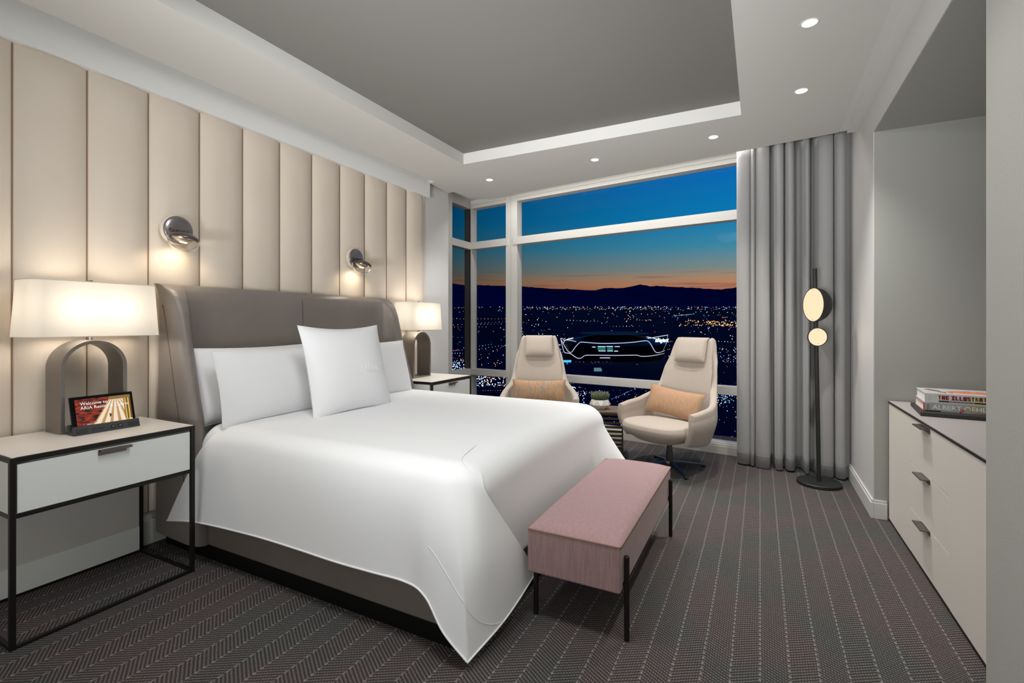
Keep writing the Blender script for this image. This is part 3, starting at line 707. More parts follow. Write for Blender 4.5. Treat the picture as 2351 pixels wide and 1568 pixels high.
for a, b in (((-.090, .018), (-.034, .0188)), ((-.090, .0322), (-.034, .033)), ((-.090, .018), (-.0892, .033)), ((-.0348, .018), (-.034, .033))): bx.box((*a, .0006), (*b, .0012), mx=TM)
obj('button_outline', bx, emat('screen_red_line', (.9, .25, .18), .9), tab)
obj('figures', MB().box((.022, .050, .0006), (.027, .066, .0012), mx=TM).box((.028, .052, .0006), (.031, .064, .0012), mx=TM).box((.0225, .045, .0006), (.0245, .050, .0012), mx=TM), 'inkb', tab)

# ================================================================== WALL SCONCES
def sconce(cy, lab):
    zc, xs = 1.935, -3.275
    t = thing('wall_sconce', lab, 'wall lamp', (xs, cy, zc), 0, 'glass orb sconces above the headboard')
    RX = Matrix.Translation(V((xs, cy, zc))) @ Matrix.Rotation(pi/2, 4, 'Y')
    obj('backplate', MB().lathe([(0, 0), (.092, 0), (.092, .020), (.088, .024), (0, .024)], 48, mx=RX), 'plate_w', t, smooth='angle')
    cr_ = [(0, .036), (.03, .0355), (.06, .033), (.080, .028), (.087, .022), (.084, .020)]
    obj('disc', MB().lathe(cr_, 48, mx=Matrix.Translation(V((.004, .004, 0))) @ RX), 'disc', t, smooth=True)
    # hood: shallow dome leaning out over the orb
    HX = Matrix.Translation(V((xs+.112, cy-.010, zc-.058))) @ Matrix.Rotation(radians(7), 4, 'Y') @ Matrix.Rotation(radians(-7), 4, 'X')
    obj('hood', MB().lathe([(0, .036), (.03, .033), (.055, .024), (.075, .010), (.086, -.006), (.083, -.007), (.07, .006), (.05, .018), (0, .03)], 48, mx=HX), 'bronze', t, smooth=True)
    obj('reflector', MB().lathe([(0, -.030), (.035, -.026), (.058, -.012), (.070, .000), (.0, .004)], 40, mx=HX), 'nickel', t, smooth=True)
    obj('diffuser', MB().lathe([(0, -.033), (.018, -.032), (.022, -.029), (0, -.028)], 24, mx=HX), 'led', t, smooth=True)
    pr = [(.088*cos(a), -.006+.084*sin(a)*1.0) for a in [-pi/2*i/16 for i in range(17)]]
    obj('glass_orb', MB().lathe(pr, 48, mx=HX), 'orb', t, smooth=True)
    obj('hinge_bar', MB().tube([(xs+.060, cy-.028, zc-.012), (xs+.060, cy+.030, zc-.012)], .0045, 10), 'seam', t, smooth=True)
    for yy in (-.028, .030): obj('hinge_knob', MB().tube([(xs+.045, cy+yy, zc-.010), (xs+.072, cy+yy, zc-.016)], .0095, 14), 'bronze', t, smooth='angle')
    obj('screw', MB().tube([(xs+.042, cy-.052, zc-.002), (xs+.050, cy-.052, zc-.002)], .006, 10), 'seam', t, smooth='angle')
    light('SPOT', 'sconce_beam', (xs+.112, cy-.01, zc-.10), 2.6, (1, .86, .66), t, rot=(0, radians(20), 0), spot_size=radians(150), spot_blend=.6, shadow_soft_size=.03)
    return t
sconce(1.735, 'round metal wall sconce with clear glass orb above the left end of the headboard')
sconce(3.235, 'round metal wall sconce with clear glass orb above the right side of the headboard')

# ================================================================== BENCH
bn = thing('bench', 'rose pink upholstered bench with thin dark legs at the foot of the bed', 'bench', (-.73, 2.62, 0))
bx0, bx1, by0, by1 = -.942, -.516, 1.985, 3.250
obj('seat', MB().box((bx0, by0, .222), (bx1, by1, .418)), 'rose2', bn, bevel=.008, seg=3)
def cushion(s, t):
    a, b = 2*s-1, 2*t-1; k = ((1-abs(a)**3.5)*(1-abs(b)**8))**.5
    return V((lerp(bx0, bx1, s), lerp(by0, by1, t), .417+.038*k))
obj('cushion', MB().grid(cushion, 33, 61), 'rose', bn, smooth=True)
pp_ = [(bx0, by0), (bx1, by0), (bx1, by1), (bx0, by1)]
def rect_path(x0, y0, x1, y1, z, r=.012, m=4):
    pts = []
    for cx_, cy_, a0 in ((x1-r, y0+r, -90), (x1-r, y1-r, 0), (x0+r, y1-r, 90), (x0+r, y0+r, 180)):
        for i in range(m+1): a = radians(a0+90*i/m); pts.append((cx_+r*cos(a), cy_+r*sin(a), z))
    return pts
obj('piping', MB().tube(rect_path(bx0-.001, by0-.001, bx1+.001, by1+.001, .418), .0035, 8, closed=True), 'piping', bn, smooth=True)
for x in (bx0-.001+.0, bx1+.014):
    for y in (2.04, 3.165):
        xx = x if x > -.7 else x+.02
        z1 = .365 if x > -.7 else .222
        lg = obj('leg', MB().tube([(xx, y, .006), (xx, y, z1-.004), (xx, y, z1)], .0115, 16, rs=[.0115, .0115, .007]), 'brownleg', bn, smooth='angle')
        obj('foot_pad', MB().tube([(xx, y, 0), (xx, y, .006)], .009, 12), 'plug', lg, smooth='angle')
        if x > -.7: obj('bracket', MB().box((xx-.035, y-.012, .236), (xx, y+.012, .252)), 'brownleg', lg)

# ================================================================== ARMCHAIRS
def armchair(loc, rz, lab):
    """local: front faces -y, x to the sitter's left/right"""
    t = thing('armchair', lab, 'armchair', loc, rz, 'oatmeal swivel armchairs by the window')
    # footprint of the shell at seat level, from the left arm front round the back
    def sym(P):  return P+[V((-p.x, p.y, p.z)) for p in reversed(P[:-1])]
    bot = sym([V((-.300, -.215, .300)), V((-.318, -.10, .275)), V((-.315, .06, .262)), V((-.275, .18, .262)), V((-.20, .25, .27)), V((-.10, .29, .272)), V((0, .30, .275))])
    mid = sym([V((-.365, -.250, .450)), V((-.385, -.11, .450)), V((-.375, .08, .450)), V((-.325, .21, .450)), V((-.245, .275, .455)), V((-.125, .315, .46)), V((0, .325, .46))])
    arm = sym([V((-.368, -.250, .520)), V((-.387, -.10, .530)), V((-.376, .09, .548)), V((-.318, .235, .585)), V((-.248, .302, .66)), V((-.13, .332, .66)), V((0, .338, .66))])
    hi = sym([V((-.368, -.248, .541)), V((-.387, -.097, .553)), V((-.373, .10, .577)), V((-.304, .260, .645)), V((-.235, .354, .85)), V((-.132, .380, .86)), V((0, .385, .86))])
    topr = sym([V((-.367, -.245, .561)), V((-.386, -.093, .575)), V((-.369, .11, .604)), V((-.289, .284, .705)), V((-.219, .410, 1.03)), V((-.135, .432, 1.05)), V((0, .436, 1.05))])
    end = sym([V((-.366, -.242, .580)), V((-.385, -.090, .596)), V((-.365, .118, .630)), V((-.276, .304, .765)), V((-.205, .452, 1.168)), V((-.140, .474, 1.197)), V((0, .478, 1.202))])
    rows = [bot, mid, arm, hi, topr, end]
    def sh(s, tt): return cat([cat(r, s) for r in rows], tt)
    NS, NT = 96, 36
    ss = [.5-.5*cos(pi*(.04+.92*i/(NS-1)))for i in range(NS)]; ss = [(q-ss[0])/(ss[-1]-ss[0]) for q in ss]
    ts = [(1-cos(pi*j/(NT-1)))/2*.75+.25*j/(NT-1) for j in range(NT)]
    G_ = [[sh(a, b) for b in ts] for a in ss]
    HT_ = .030
    CL = []
    for i in range(NS):
        c_ = [0]
        for q in range(NT-1): c_.append(c_[-1]+(G_[i][q+1]-G_[i][q]).length)
        CL.append(c_)
    RLs = [[0]*NT for _ in range(NS)]
    for j in range(NT):
        for i in range(1, NS): RLs[i][j] = RLs[i-1][j]+(G_[i][j]-G_[i-1][j]).length
    def off_(i, j, sg):
        p = G_[i][j]; du = G_[min(i+1, NS-1)][j]-G_[max(i-1, 0)][j]; dv_ = G_[i][min(j+1, NT-1)]-G_[i][max(j-1, 0)]
        n_ = du.cross(dv_); n_ = n_.normalized() if n_.length > 1e-9 else V((0, 1, 0))
        e_ = min(RLs[i][j], RLs[-1][j]-RLs[i][j], CL[i][j], CL[i][-1]-CL[i][j])/.032
        k = sqrt(max(0, 1-(1-min(1, e_))**2)); return p+n_*(sg*HT_*k)
    sm_ = MB()
    for sg in (1, -1):
        b = len(sm_.v); sm_.v += [off_(i, j, sg) for i in range(NS) for j in range(NT)]
        for i in range(NS-1):
            for j in range(NT-1):
                a = b+i*NT+j; f4 = (a, a+NT, a+NT+1, a+1); sm_.f.append(f4 if sg > 0 else f4[::-1]); sm_.mi.append(0)
    o = obj('shell', sm_, 'chair', t, smooth=True, local=True)
    def seat(s, tt):
        # closed pillow-like form: s around, tt from underside centre to top centre
        a = 2*pi*s; c, d = cos(a), sin(a); e = .55
        ux = abs(c)**e*(1 if c > 0 else -1); uy = abs(d)**e*(1 if d > 0 else -1)
        R = [(.0, .262), (.55, .268), (.86, .292), (.985, .340), (1., .385), (.975, .425), (.90, .448), (.5, .462), (0, .466)]
        p = cat([V((r, z, 0)) for r, z in R], tt); r, z = p.x, p.y
        hx = .335-.05*max(0, uy)*(1)
        x = ux*r*hx; y = -.055+uy*r*.325
        if uy < 0: z -= .05*(-uy*r)**3*(1 if z < .40 else .6); 
        z += .02*(-uy*r)
        lowk = smooth01((.40-z)/.12); x *= 1-.18*lowk; y = y*(1-.18*lowk)+.02*lowk
        return V((x, y, z))
    obj('seat', MB().grid(seat, 64, 30, wrapu=True), 'chair', t, smooth=True, local=True)
    # headrest cushion lies against the top of the back
    HR = Matrix.Translation(V((0, .388, 1.098))) @ Matrix.Rotation(radians(-17), 4, 'X')
    def hr(side):
        def f(u, v):
            a, b_ = 2*u-1, 2*v-1
            d = .042*((1-abs(a)**5)*(1-abs(b_)**2.6))**.5*(1-.12*b_)
            return HR @ V((a*.158*(1-.02*b_), -side*d+(.045*max(0, b_-.75)*3 if side else 0), b_*.127))
        return f
    obj('headrest', MB().grid(hr(1), 33, 33).grid(lambda u, v: hr(-1)(1-u, v), 33, 33), 'chair', t, smooth=True, local=True)
    obj('column', MB().tube([(0, .02, .05), (0, .02, .16)], .030, 20).tube([(0, .02, .16), (0, .02, .275)], .024, 20), 'chrome', t, smooth='angle', local=True)
    obj('hub', MB().lathe([(0, .075), (.045, .072), (.052, .06), (.052, .045), (0, .04)], 28, mx=Matrix.Translation(V((0, .02, 0)))), 'chrome', t, smooth='angle', local=True)
    for k in range(4):
        a = radians(45+90*k+SPIN[0]); dx, dy = cos(a), sin(a)
        mb_ = MB(); vs = []
        for r_, z_, w_, h_ in ((.03, .058, .020, .020), (.15, .046, .017, .016), (.30, .028, .014, .011), (.355, .018, .015, .010)):
            for sx_, sz_ in ((-1, -1), (1, -1), (1, 1), (-1, 1)): vs.append(V((dx*r_-dy*w_*sx_, .02+dy*r_+dx*w_*sx_, z_+sz_*h_*.6)))
        fs = [(0, 1, 2, 3), (15, 14, 13, 12)]
        for i in range(3): fs += [(i*4+j, i*4+4+j, i*4+4+(j+1) % 4, i*4+(j+1) % 4) for j in range(4)]
        mb_.add(vs, fs); lg = obj('leg', mb_, 'chrome', t, local=True, bevel=.003)
        obj('glide', MB().tube([(dx*.335, .02+dy*.335, 0), (dx*.335, .02+dy*.335, .013)], .014, 14), 'metal_dk', lg, smooth='angle', local=True)
    return t
SPIN = [0]
c2 = (-.76, 4.66); c1 = (-2.10, 4.72)
RZ2 = radians(-24); RZ1 = radians(24)
SPIN[0] = 12
armchair((c2[0], c2[1], 0), RZ2, 'oatmeal high-back swivel armchair nearer the curtain, with the coral cushion')
SPIN[0] = 0
armchair((c1[0], c1[1], 0), RZ1, 'oatmeal high-back swivel armchair behind the bed near the glass corner, with the striped cushion')
def lumbar(cpos, rz, m, w, h, lab, tilt=-14, roll=0, th=.12):
    t = thing('lumbar_cushion', lab, 'cushion', cpos, rz, 'lumbar cushions on the armchairs')
    def pt(u, v, side):
        a, b = 2*u-1, 2*v-1
        x = a*w/2*(1-.05*(1-b*b)*abs(a)**3); z = b*h/2*(1-.12*(1-a*a)*abs(b)**2)
        d = th/2*((1-abs(a)**3)*(1-abs(b)**2.2))**.6
        return Matrix.Rotation(radians(tilt), 3, 'X') @ (Matrix.Rotation(radians(roll), 3, 'Y') @ V((x, side*(d+.0008), z)))
    obj('cover', MB().grid(lambda u, v: pt(u, v, -1), 41, 25).grid(lambda u, v: pt(1-u, v, 1), 41, 25), m, t, smooth=True, local=True)
    rim = [pt(i/24, 0, 0) for i in range(24)]+[pt(1, i/12, 0) for i in range(12)]+[pt(1-i/24, 1, 0) for i in range(24)]+[pt(0, 1-i/12, 0) for i in range(12)]
    obj('edge_seam', MB().tube(rim, .0035, 6, closed=True), m, t, smooth=True, local=True)
def off(c, rz, dx, dy, z): return (c[0]+dx*cos(rz)-dy*sin(rz), c[1]+dx*sin(rz)+dy*cos(rz), z)
lumbar(off(c2, RZ2, -.01, .10, .60), RZ2, 'woven2', .58, .27, 'coral woven lumbar cushion on the armchair nearer the curtain', -20, 5)
lumbar(off(c1, RZ1, .00, .08, .615), RZ1, 'woven1', .58, .25, 'orange and grey striped lumbar cushion on the armchair behind the bed', -18, 0)

# ================================================================== SIDE TABLE + PLANT
TR = radians(15); tx, ty_ = -1.42, 4.84
st_ = thing('side_table', 'small square wooden side table with slatted sides between the armchairs', 'side table', (tx, ty_, 0), TR)
S = .185; HT = .475
obj('top', MB().box((-S, -S, HT-.018), (S, S, HT)), 'wood', st_, local=True, bevel=.002)
f = MB()
for a in (-1, 1):
    for b in (-1, 1): f.box((a*S-.012*(a > 0)*1.0 if a > 0 else -S, b*S-.012 if b > 0 else -S, 0), (a*S if a > 0 else -S+.012, b*S if b > 0 else -S+.012, HT-.018))
for z in (.03, HT-.034):
    f.box((-S, -S, z), (S, -S+.012, z+.012)).box((-S, S-.012, z), (S, S, z+.012)).box((-S, -S, z), (-S+.012, S, z+.012)).box((S-.012, -S, z), (S, S, z+.012))
obj('frame', f, 'wood_dk', st_, local=True)
for k in range(9):
    z = .06+k*.042
    obj('slat', MB().box((-S+.014, -S+.004, z), (S-.014, -S+.010, z+.022)).box((S-.010, -S+.014, z), (S-.004, S-.014, z+.022)).box((-S+.004, -S+.014, z), (-S+.010, S-.014, z+.022)), 'wood_dk', st_, local=True)
pl = thing('potted_succulent', 'low green succulent in a faceted white bowl on the side table', 'plant', (tx-.035, ty_-.04, HT))
nf = 8; r0, r1, r2 = .062, .108, .088; vs = []; fs = []
for k in range(nf): a = 2*pi*k/nf; vs.append(V((r0*cos(a), r0*sin(a), 0)))
for k in range(nf): a = 2*pi*(k+.5)/nf; vs.append(V((r1*cos(a), r1*sin(a), .048)))
for k in range(nf): a = 2*pi*k/nf; vs.append(V((r2*cos(a), r2*sin(a), .098)))
for k in range(nf): a = 2*pi*k/nf; vs.append(V(((r2-.008)*cos(a), (r2-.008)*sin(a), .098)))
for k in range(nf): a = 2*pi*k/nf; vs.append(V(((r2-.008)*cos(a), (r2-.008)*sin(a), .075)))
for k in range(nf):
    j = (k+1) % nf; fs += [(k, j, nf+k), (nf+k, j, nf+j), (nf+k, 2*nf+j, 2*nf+k), (nf+k, nf+j, 2*nf+j), (2*nf+k, 2*nf+j, 3*nf+j, 3*nf+k), (3*nf+k, 3*nf+j, 4*nf+j, 4*nf+k)]
fs = [f_ for f_ in fs]; fs.append(tuple(range(nf-1, -1, -1)))
obj('bowl', MB().add(vs, fs), 'cer', pl, local=True)
obj('soil', MB().lathe([(0, .085), (.079, .080)], 8), 'soil', pl, local=True)
lf = MB(); rnd = random.Random(3)
for k in range(170):
    r_ = .078*sqrt(rnd.random()); a = rnd.random()*2*pi; x, y = r_*cos(a), r_*sin(a); h_ = .055+.05*rnd.random(); ln = .10+rnd.random()*.30
    tip = V((x*(1+ln), y*(1+ln), .08+h_)); b0 = V((x, y, .078)); md = b0.lerp(tip, .5)+V((0, 0, .006))
    lf.tube([b0, md, tip], .004, 5, rs=[.0025, .0048, .0008])
obj('foliage', lf, 'leaf', pl, local=True, smooth=True)['kind'] = 'stuff'

# ================================================================== CURTAIN
lobes = [(1693, 1727), (1730, 1740), (1743, 1776), (1792, 1811), (1820, 1836), (1862, 1873), (1893, 1926), (1932, 1953)]
def cux(u): return -.197+(u-1693)*(.70-.005+.197)/(1966-1693)
cp = []; deep = .17
for k, (a, b) in enumerate(lobes):
    xa, xb_ = cux(a), cux(b); w_ = xb_-xa
    if k == 0: cp.append((xa+.004, .06))
    cp += [(xa-.002, .035), (xa+w_*.12, .006), (xa+w_*.5, -.006), (xa+w_*.88, .006), (xb_+.002, .035)]
    if k < len(lobes)-1:
        nx = cux(lobes[k+1][0]); gap = nx-xb_; dd = min(deep, .05+gap*2.6)
        cp += [(xb_+gap*.25, dd), (xb_+gap*.75, dd)]
cp += [(.690, .10), (.697, .11)]
CP = [V((x, y, 0)) for x, y in cp]
def curt(s, t):
    p = cat(CP, s); z = lerp(.012, 3.05, t)
    k = 1+.10*sin(5*s+1)*(1-t); y = 5.075-.12*(p.x+.197)+p.y*k+.010*sin(9*s+2.0)*(1-t)**2
    x = p.x+.006*sin(23*s)*(1-t)**2
    return V((min(x, .697), y, z+.006*sin(14*s)*(1-t)**8))
ct = obj('curtain', MB().grid(curt, 420, 24), 'curtain', None, smooth=True, solid=.003)
tag(ct, 'floor-length grey curtain hanging in deep pleats at the right of the window', 'curtain')
hp = [curt(i/419, .035) + V((0, -.0025, 0)) for i in range(420)]
obj('hem_seam', MB().tube(hp, .0016, 4), 'curtain', ct, smooth=True)

# ================================================================== FLOOR LAMP
flx, fly = .440, 4.775
fl_ = thing('floor_lamp', 'black floor lamp with two round glowing faces in front of the curtain', 'lamp', (flx, fly, 0))
obj('base', MB().lathe([(0, 0), (.160, 0), (.165, .004), (.165, .024), (.160, .028), (0, .028)], 56, mx=Matrix.Translation(V((flx, fly, 0)))), 'lampblk', fl_, smooth='angle')
def pole(z): return V((flx-.030*z/1.8, fly+.003*z, z))
obj('pole', MB().tube([pole(.026), pole(.9), pole(1.81)], .0165, 20), 'lampblk', fl_, smooth='angle')
obj('switch', MB().tube([pole(.66)+V((0, -.014, 0)), pole(.66)+V((0, -.021, 0))], .007, 14), 'metal_dk', fl_, smooth='angle')
def head(nm, z, r, depth, yawdir, fwd):
    c = pole(z); d = V(yawdir).normalized(); q = d.to_track_quat('Z', 'Y').to_matrix().to_4x4()
    MX = Matrix.Translation(c+d*fwd) @ q
    pr = [(0, -depth)]+[(r*sin(a), -depth*cos(a)) for a in [pi/2*i/14 for i in range(1, 15)]]+[(r, .010), (r-.004, .011), (r-.005, .004)]
    h = obj('lamp_head', MB().lathe(pr, 64, mx=MX), 'lampblk', fl_, smooth='angle')
    obj('opal_face', MB().lathe([(r-.005, .004), (r-.006, .008), (r*.8, .010), (0, .011)], 64, mx=MX), 'cream_glow', h, smooth=True)
    for sg in (-1, 1):
        scp = MX @ V((0, 0, .0125)); up = V((0, 0, 1))
        pz = scp+up*(sg*(r-.020)); obj('screw', MB().tube([pz-d*.003, pz+d*.001], .0022, 8), 'metal_dk', h, smooth='angle')
    l = light('AREA', 'face_glow', c+d*(fwd+.02), 1.0*(r/.14)**2, (1, .86, .66), fl_); l.data.shape = 'DISK'; l.data.size = r*1.8
    l.rotation_euler = (-d).to_track_quat('Z', 'Y').to_euler()
toC = V((-.44, -4.775, 0)).normalized()
def turn(v, deg): return Matrix.Rotation(radians(deg), 3, 'Z') @ v
head('big', 1.505, .143, .125, turn(toC, -57), .012)
head('small', 1.235, .077, .040, turn(toC, 24), .020)

# ================================================================== DRESSER
dr = thing('dresser', 'white dresser with three middle drawers and black edges in the grey niche', 'dresser', (1.0, 3.2, 0))
dx0, dx1, dy0, dy1, dz = .782, 1.34, 2.262, 4.108, .806
obj('carcass', MB().box((dx0+.02, dy0, .022), (dx1, dy1, dz)), 'dresser', dr)
obj('plinth', MB().box((dx0+.012, dy0+.002, 0), (dx1, dy1, .022)), 'metal_dk', dr)
obj('edge_frame', MB().box((dx0, dy1-.004, 0), (dx1, dy1+.002, dz)).box((dx0, dy0, .008), (dx0+.02, dy1-.004, .018)), 'metal_dk', dr)
obj('worktop_edge', MB().box((dx0-.004, dy0, dz), (dx1, dy1+.004, dz+.012)), 'metal_dk', dr, bevel=.001)
obj('top', MB().box((dx0-.001, dy0, dz+.0115), (dx1, dy1+.002, dz+.0145)), 'dtop', dr)
ya, yb = 2.924, 3.577; g_ = .0018
for (a, b) in ((dy0, ya), (yb, dy1-.004)):
    obj('door', MB().box((dx0, a+g_, .020), (dx0+.019, b-g_, dz-.003)), 'dresser', dr, bevel=.0012)
for (z0, z1) in ((.020, .276), (.276, .541), (.541, dz-.001)):
    d_ = obj('drawer', MB().box((dx0, ya+g_, z0+g_), (dx0+.019, yb-g_, z1-g_)), 'dresser', dr, bevel=.0012)
    obj('handle', MB().box((dx0-.042, 3.205, z1-.010), (dx0+.002, 3.355, z1-.004)).box((dx0-.003, 3.205, z1-.030), (dx0, 3.355, z1-.004)), 'bronze', d_, bevel=.001)
# tray and books
ZT = dz+.0145
tr = obj('tray', MB().prism([(.815, 3.515), (1.33, 3.46), (1.33, 3.95), (.86, 3.93)], ZT, ZT+.022), 'slate', None, bevel=.002)
tag(tr, 'flat black wooden tray on the dresser beneath the two books', 'tray')
def book(name, corner, ang, ln, dp, thk, zb, cov, lab):
    """corner = near left corner of the spine; local x along the spine away from the left, y into depth"""
    MX = Matrix.Translation(V((corner[0], corner[1], zb))) @ Matrix.Rotation(ang, 4, 'Z')
    t = thing(name, lab, 'book', (corner[0], corner[1], zb), ang, 'art books stacked on the tray'); WM[t] = MX
    c = .0028
    obj('pages', MB().box((.005, .006, c), (ln-.005, dp-.004, thk-c)), 'page', t, local=True)
    cov_ = obj('cover', MB().box((0, 0, 0), (ln, dp, c)).box((0, 0, thk-c), (ln, dp, thk)).box((0, -.001, 0), (ln, .0035, thk)), cov, t, local=True, bevel=.0008)
    return t, MX
b1, BX1 = book('book', (.845, 3.585), radians(-5), .39, .30, .048, ZT+.0222, 'bookg', 'grey book with red edges below the white book, white spine lettering')
b2, BX2 = book('book', (.853, 3.600), radians(-5), .39, .29, .053, ZT+.0705, 'bookw', 'white book on top of the stack with pixel lettering on its spine')
obj('red_board', MB().box((-.0015, .0, -.0002), (0, .300, .0032)).box((-.0015, 0, .0448), (0, .300, .0484)).box((-.0018, -.0015, 0), (.003, .004, .048)), 'red', b1, local=True)
SP = lambda MX, x, z: MX @ Matrix.Translation(V((x, -.0012, z))) @ Matrix.Rotation(pi/2, 4, 'X')
text('ALBERT OEHLEN', .036, SP(BX1, .038, .013), 'whitep', b1, ext=.0004, sx=1.02)
obj('spine_print', MB().box((.005, -.0016, .0), (.075, 0, .006)), 'inkb', b1, local=True)
for pts, mm, rr in (([(.135, .044), (.140, .030), (.137, .015), (.142, .003)], 'brownp', .0009), ([(.172, .016), (.160, .010), (.158, .002)], 'red', .004), ([(.16, .02), (.20, .016), (.245, .006), (.27, .010)], 'red', .0016), ([(.21, .034), (.19, .016), (.18, .006)], 'olive', .0014), ([(.27, .045), (.265, .03), (.268, .012)], 'coral', .0012)):
    obj('spine_print', MB().tube([(p[0], -.0008, p[1]) for p in pts], rr, 6), mm, b1, local=True, smooth=True)
obj('spine_print', MB().prism([(.19, .046), (.20, .036), (.225, .032), (.25, .038), (.26, .046)], .0006, .0013, mx=Matrix.Rotation(pi/2, 4, 'X')), 'olive', b1, local=True)
obj('spine_print', MB().prism([(.262, .046), (.272, .024), (.33, .020), (.33, .046)], .0006, .0013, mx=Matrix.Rotation(pi/2, 4, 'X')), 'peach', b1, local=True)
obj('spine_print', MB().box((.016, -.0014, .006), (.018, 0, .038)).box((.022, -.0014, .010), (.0235, 0, .040)), 'inkb', b1, local=True)
# pixel letters for the top spine
FNT = {'T': '111 010 010 010 010', 'H': '101 101 111 101 101', 'E': '111 100 111 100 111', 'I': '111 010 010 010 111', 'L': '100 100 100 100 111', 'U': '101 101 101 101 111', 'S': '111 100 111 001 111', 'R': '110 101 110 101 101', 'A': '111 101 111 101 101', 'O': '111 101 101 101 111'}
px_, xx = .0040, .060
tint = {'T': 'yell', 'H': 'pinkp', 'E': 'coral', 'I': 'pinkp', 'L': 'coral', 'U': 'pinkp', 'S': 'coral', 'R': 'yell', 'A': 'coral', 'O': 'yell'}
for ch in 'THE ILLUSTRATOR':
    if ch == ' ': xx += px_*2.2; continue
    m1 = MB(); m2 = MB()
    for r_, row in enumerate(FNT[ch].split()):
        for c_, q in enumerate(row):
            if q == '1':
                X = xx+c_*px_; Z = .043-r_*px_*1.12
                m1.box((X, -.0019, Z-px_*1.12), (X+px_*1.02, -.0012, Z))
                m2.box((X-.0024, -.0014, Z-px_*1.12-.0014), (X+px_+.0022, -.0008, Z+.0006))
    obj('letter', m1, 'inkb', b2, local=True); obj('letter_shadow', m2, tint[ch], b2, local=True); xx += px_*4.15
obj('spine_band', MB().box((.062, -.0016, .006), (.37, 0, .0145)), 'inkb', b2, local=True)
text('THE BEST FROM AROUND THE WORLD', .0062, SP(BX2, .105, .0082) @ Matrix.Translation(V((0, 0, .0006))), 'whitep', b2, ext=.0003)
obj('spine_print', MB().box((.018, -.0014, .012), (.0195, 0, .038)).box((.026, -.0014, .010), (.0275, 0, .042)), 'bookg', b2, local=True)
cv = MB(); rr2 = random.Random(5)
for k in range(26):
    a = rr2.random()*2*pi; cx_, cy_ = .21+.10*rr2.uniform(-1, 1), .13+.055*rr2.uniform(-1, 1)
    cv.tube([(cx_, cy_, .0533), (cx_+.03*cos(a), cy_+.02*sin(a), .0533), (cx_+.045*cos(a+.7), cy_+.03*sin(a+.7), .0533)], .0016, 4)
cv.prism([(.12, .12), (.16, .08), (.22, .07), (.29, .09), (.31, .13), (.27, .17), (.2, .185), (.14, .165)], .053, .0536)
obj('cover_print', cv, 'coral', b2, local=True)
obj('cover_print', MB().tube([(.03, .20, .0532), (.07, .12, .0532), (.10, .05, .0532)], .004, 5).tube([(.045, .22, .0532), (.09, .15, .0532), (.075, .08, .0532)], .0025, 5), 'brownp', b2, local=True)

# ================================================================== CITY BELOW THE WINDOW
F3 = V((-sin(TH), cos(TH), 0)); R3 = V((cos(TH), sin(TH), 0)); AL = math.atan(52/1108)
Fd = F3*cos(AL)+V((0, 0, sin(AL))); Ud = V((0, 0, cos(AL)))-F3*sin(AL); EY = V((0, 0, EYE)); HG = 167.
def Wd(r, d, w): return EY+R3*r+Fd*d+Ud*w            # the valley floor rises gently away from the tower
M['ground'] = mat('hazed_night_valley', (.006, .026, .15), .95, spec=.02, var=(.0016, (.008, .055, .12), (1, 1, 1)))  # blue base colour stands in for dusk haze over the valley
M['hill'] = mat('hazed_night_hills', (.006, .060, .36), 1, spec=0, var=(.0012, (.008, .045, .28), (1, 1, 1)))  # dusk haze put into the strong blue of the hills
mb = MB().grid(lambda s, t: Wd(lerp(-1, 1, s)*(2500+15500*t), lerp(60, 17500, t**1.7), -HG+2.0*sin(t*40)*cos(s*23)), 60, 50)
struct('ground', mb, 'ground', 'dark valley floor with the city at dusk')
ridge = [(-900, 640), (-300, 655), (300, 648), (700, 655), (950, 648), (1035, 651), (1075, 656), (1120, 656), (1160, 657), (1190, 657), (1250, 663), (1300, 664), (1340, 667), (1370, 666), (1395, 661), (1415, 663), (1440, 660), (1455, 656), (1472, 653), (1490, 658), (1510, 656.5), (1535, 659), (1560, 659), (1600, 662), (1640, 664), (1670, 663), (1690, 660), (1800, 655), (2000, 662), (2400, 650), (3200, 655)]
def hills(s, t):
    u = lerp(-900, 3200, s); a = (u-1175.5)/1108
    top = (690-interp(ridge, u))/1108
    # t 0 foot (13 km) -> 1 crest (17 km)
    jag = .0006*sin(u*.31)+.0005*sin(u*.83+1)+.0004*sin(u*1.7)
    d = lerp(12500, 17000, t); k = t**1.3*(1+.10*sin(u*.045+t*5)*(1-t)*3)
    return EY+R3*(a*d)+Fd*d+Ud*(-HG*(1-t)+d*(top+jag*t)*k)
mb = MB().grid(hills, 500, 16).grid(lambda s, t: hills(1-s, 1)+Fd*3000*t-Ud*1500*t, 200, 3)
struct('mountain_range', mb, 'hill', 'low dark mountains along the horizon', smooth=True)
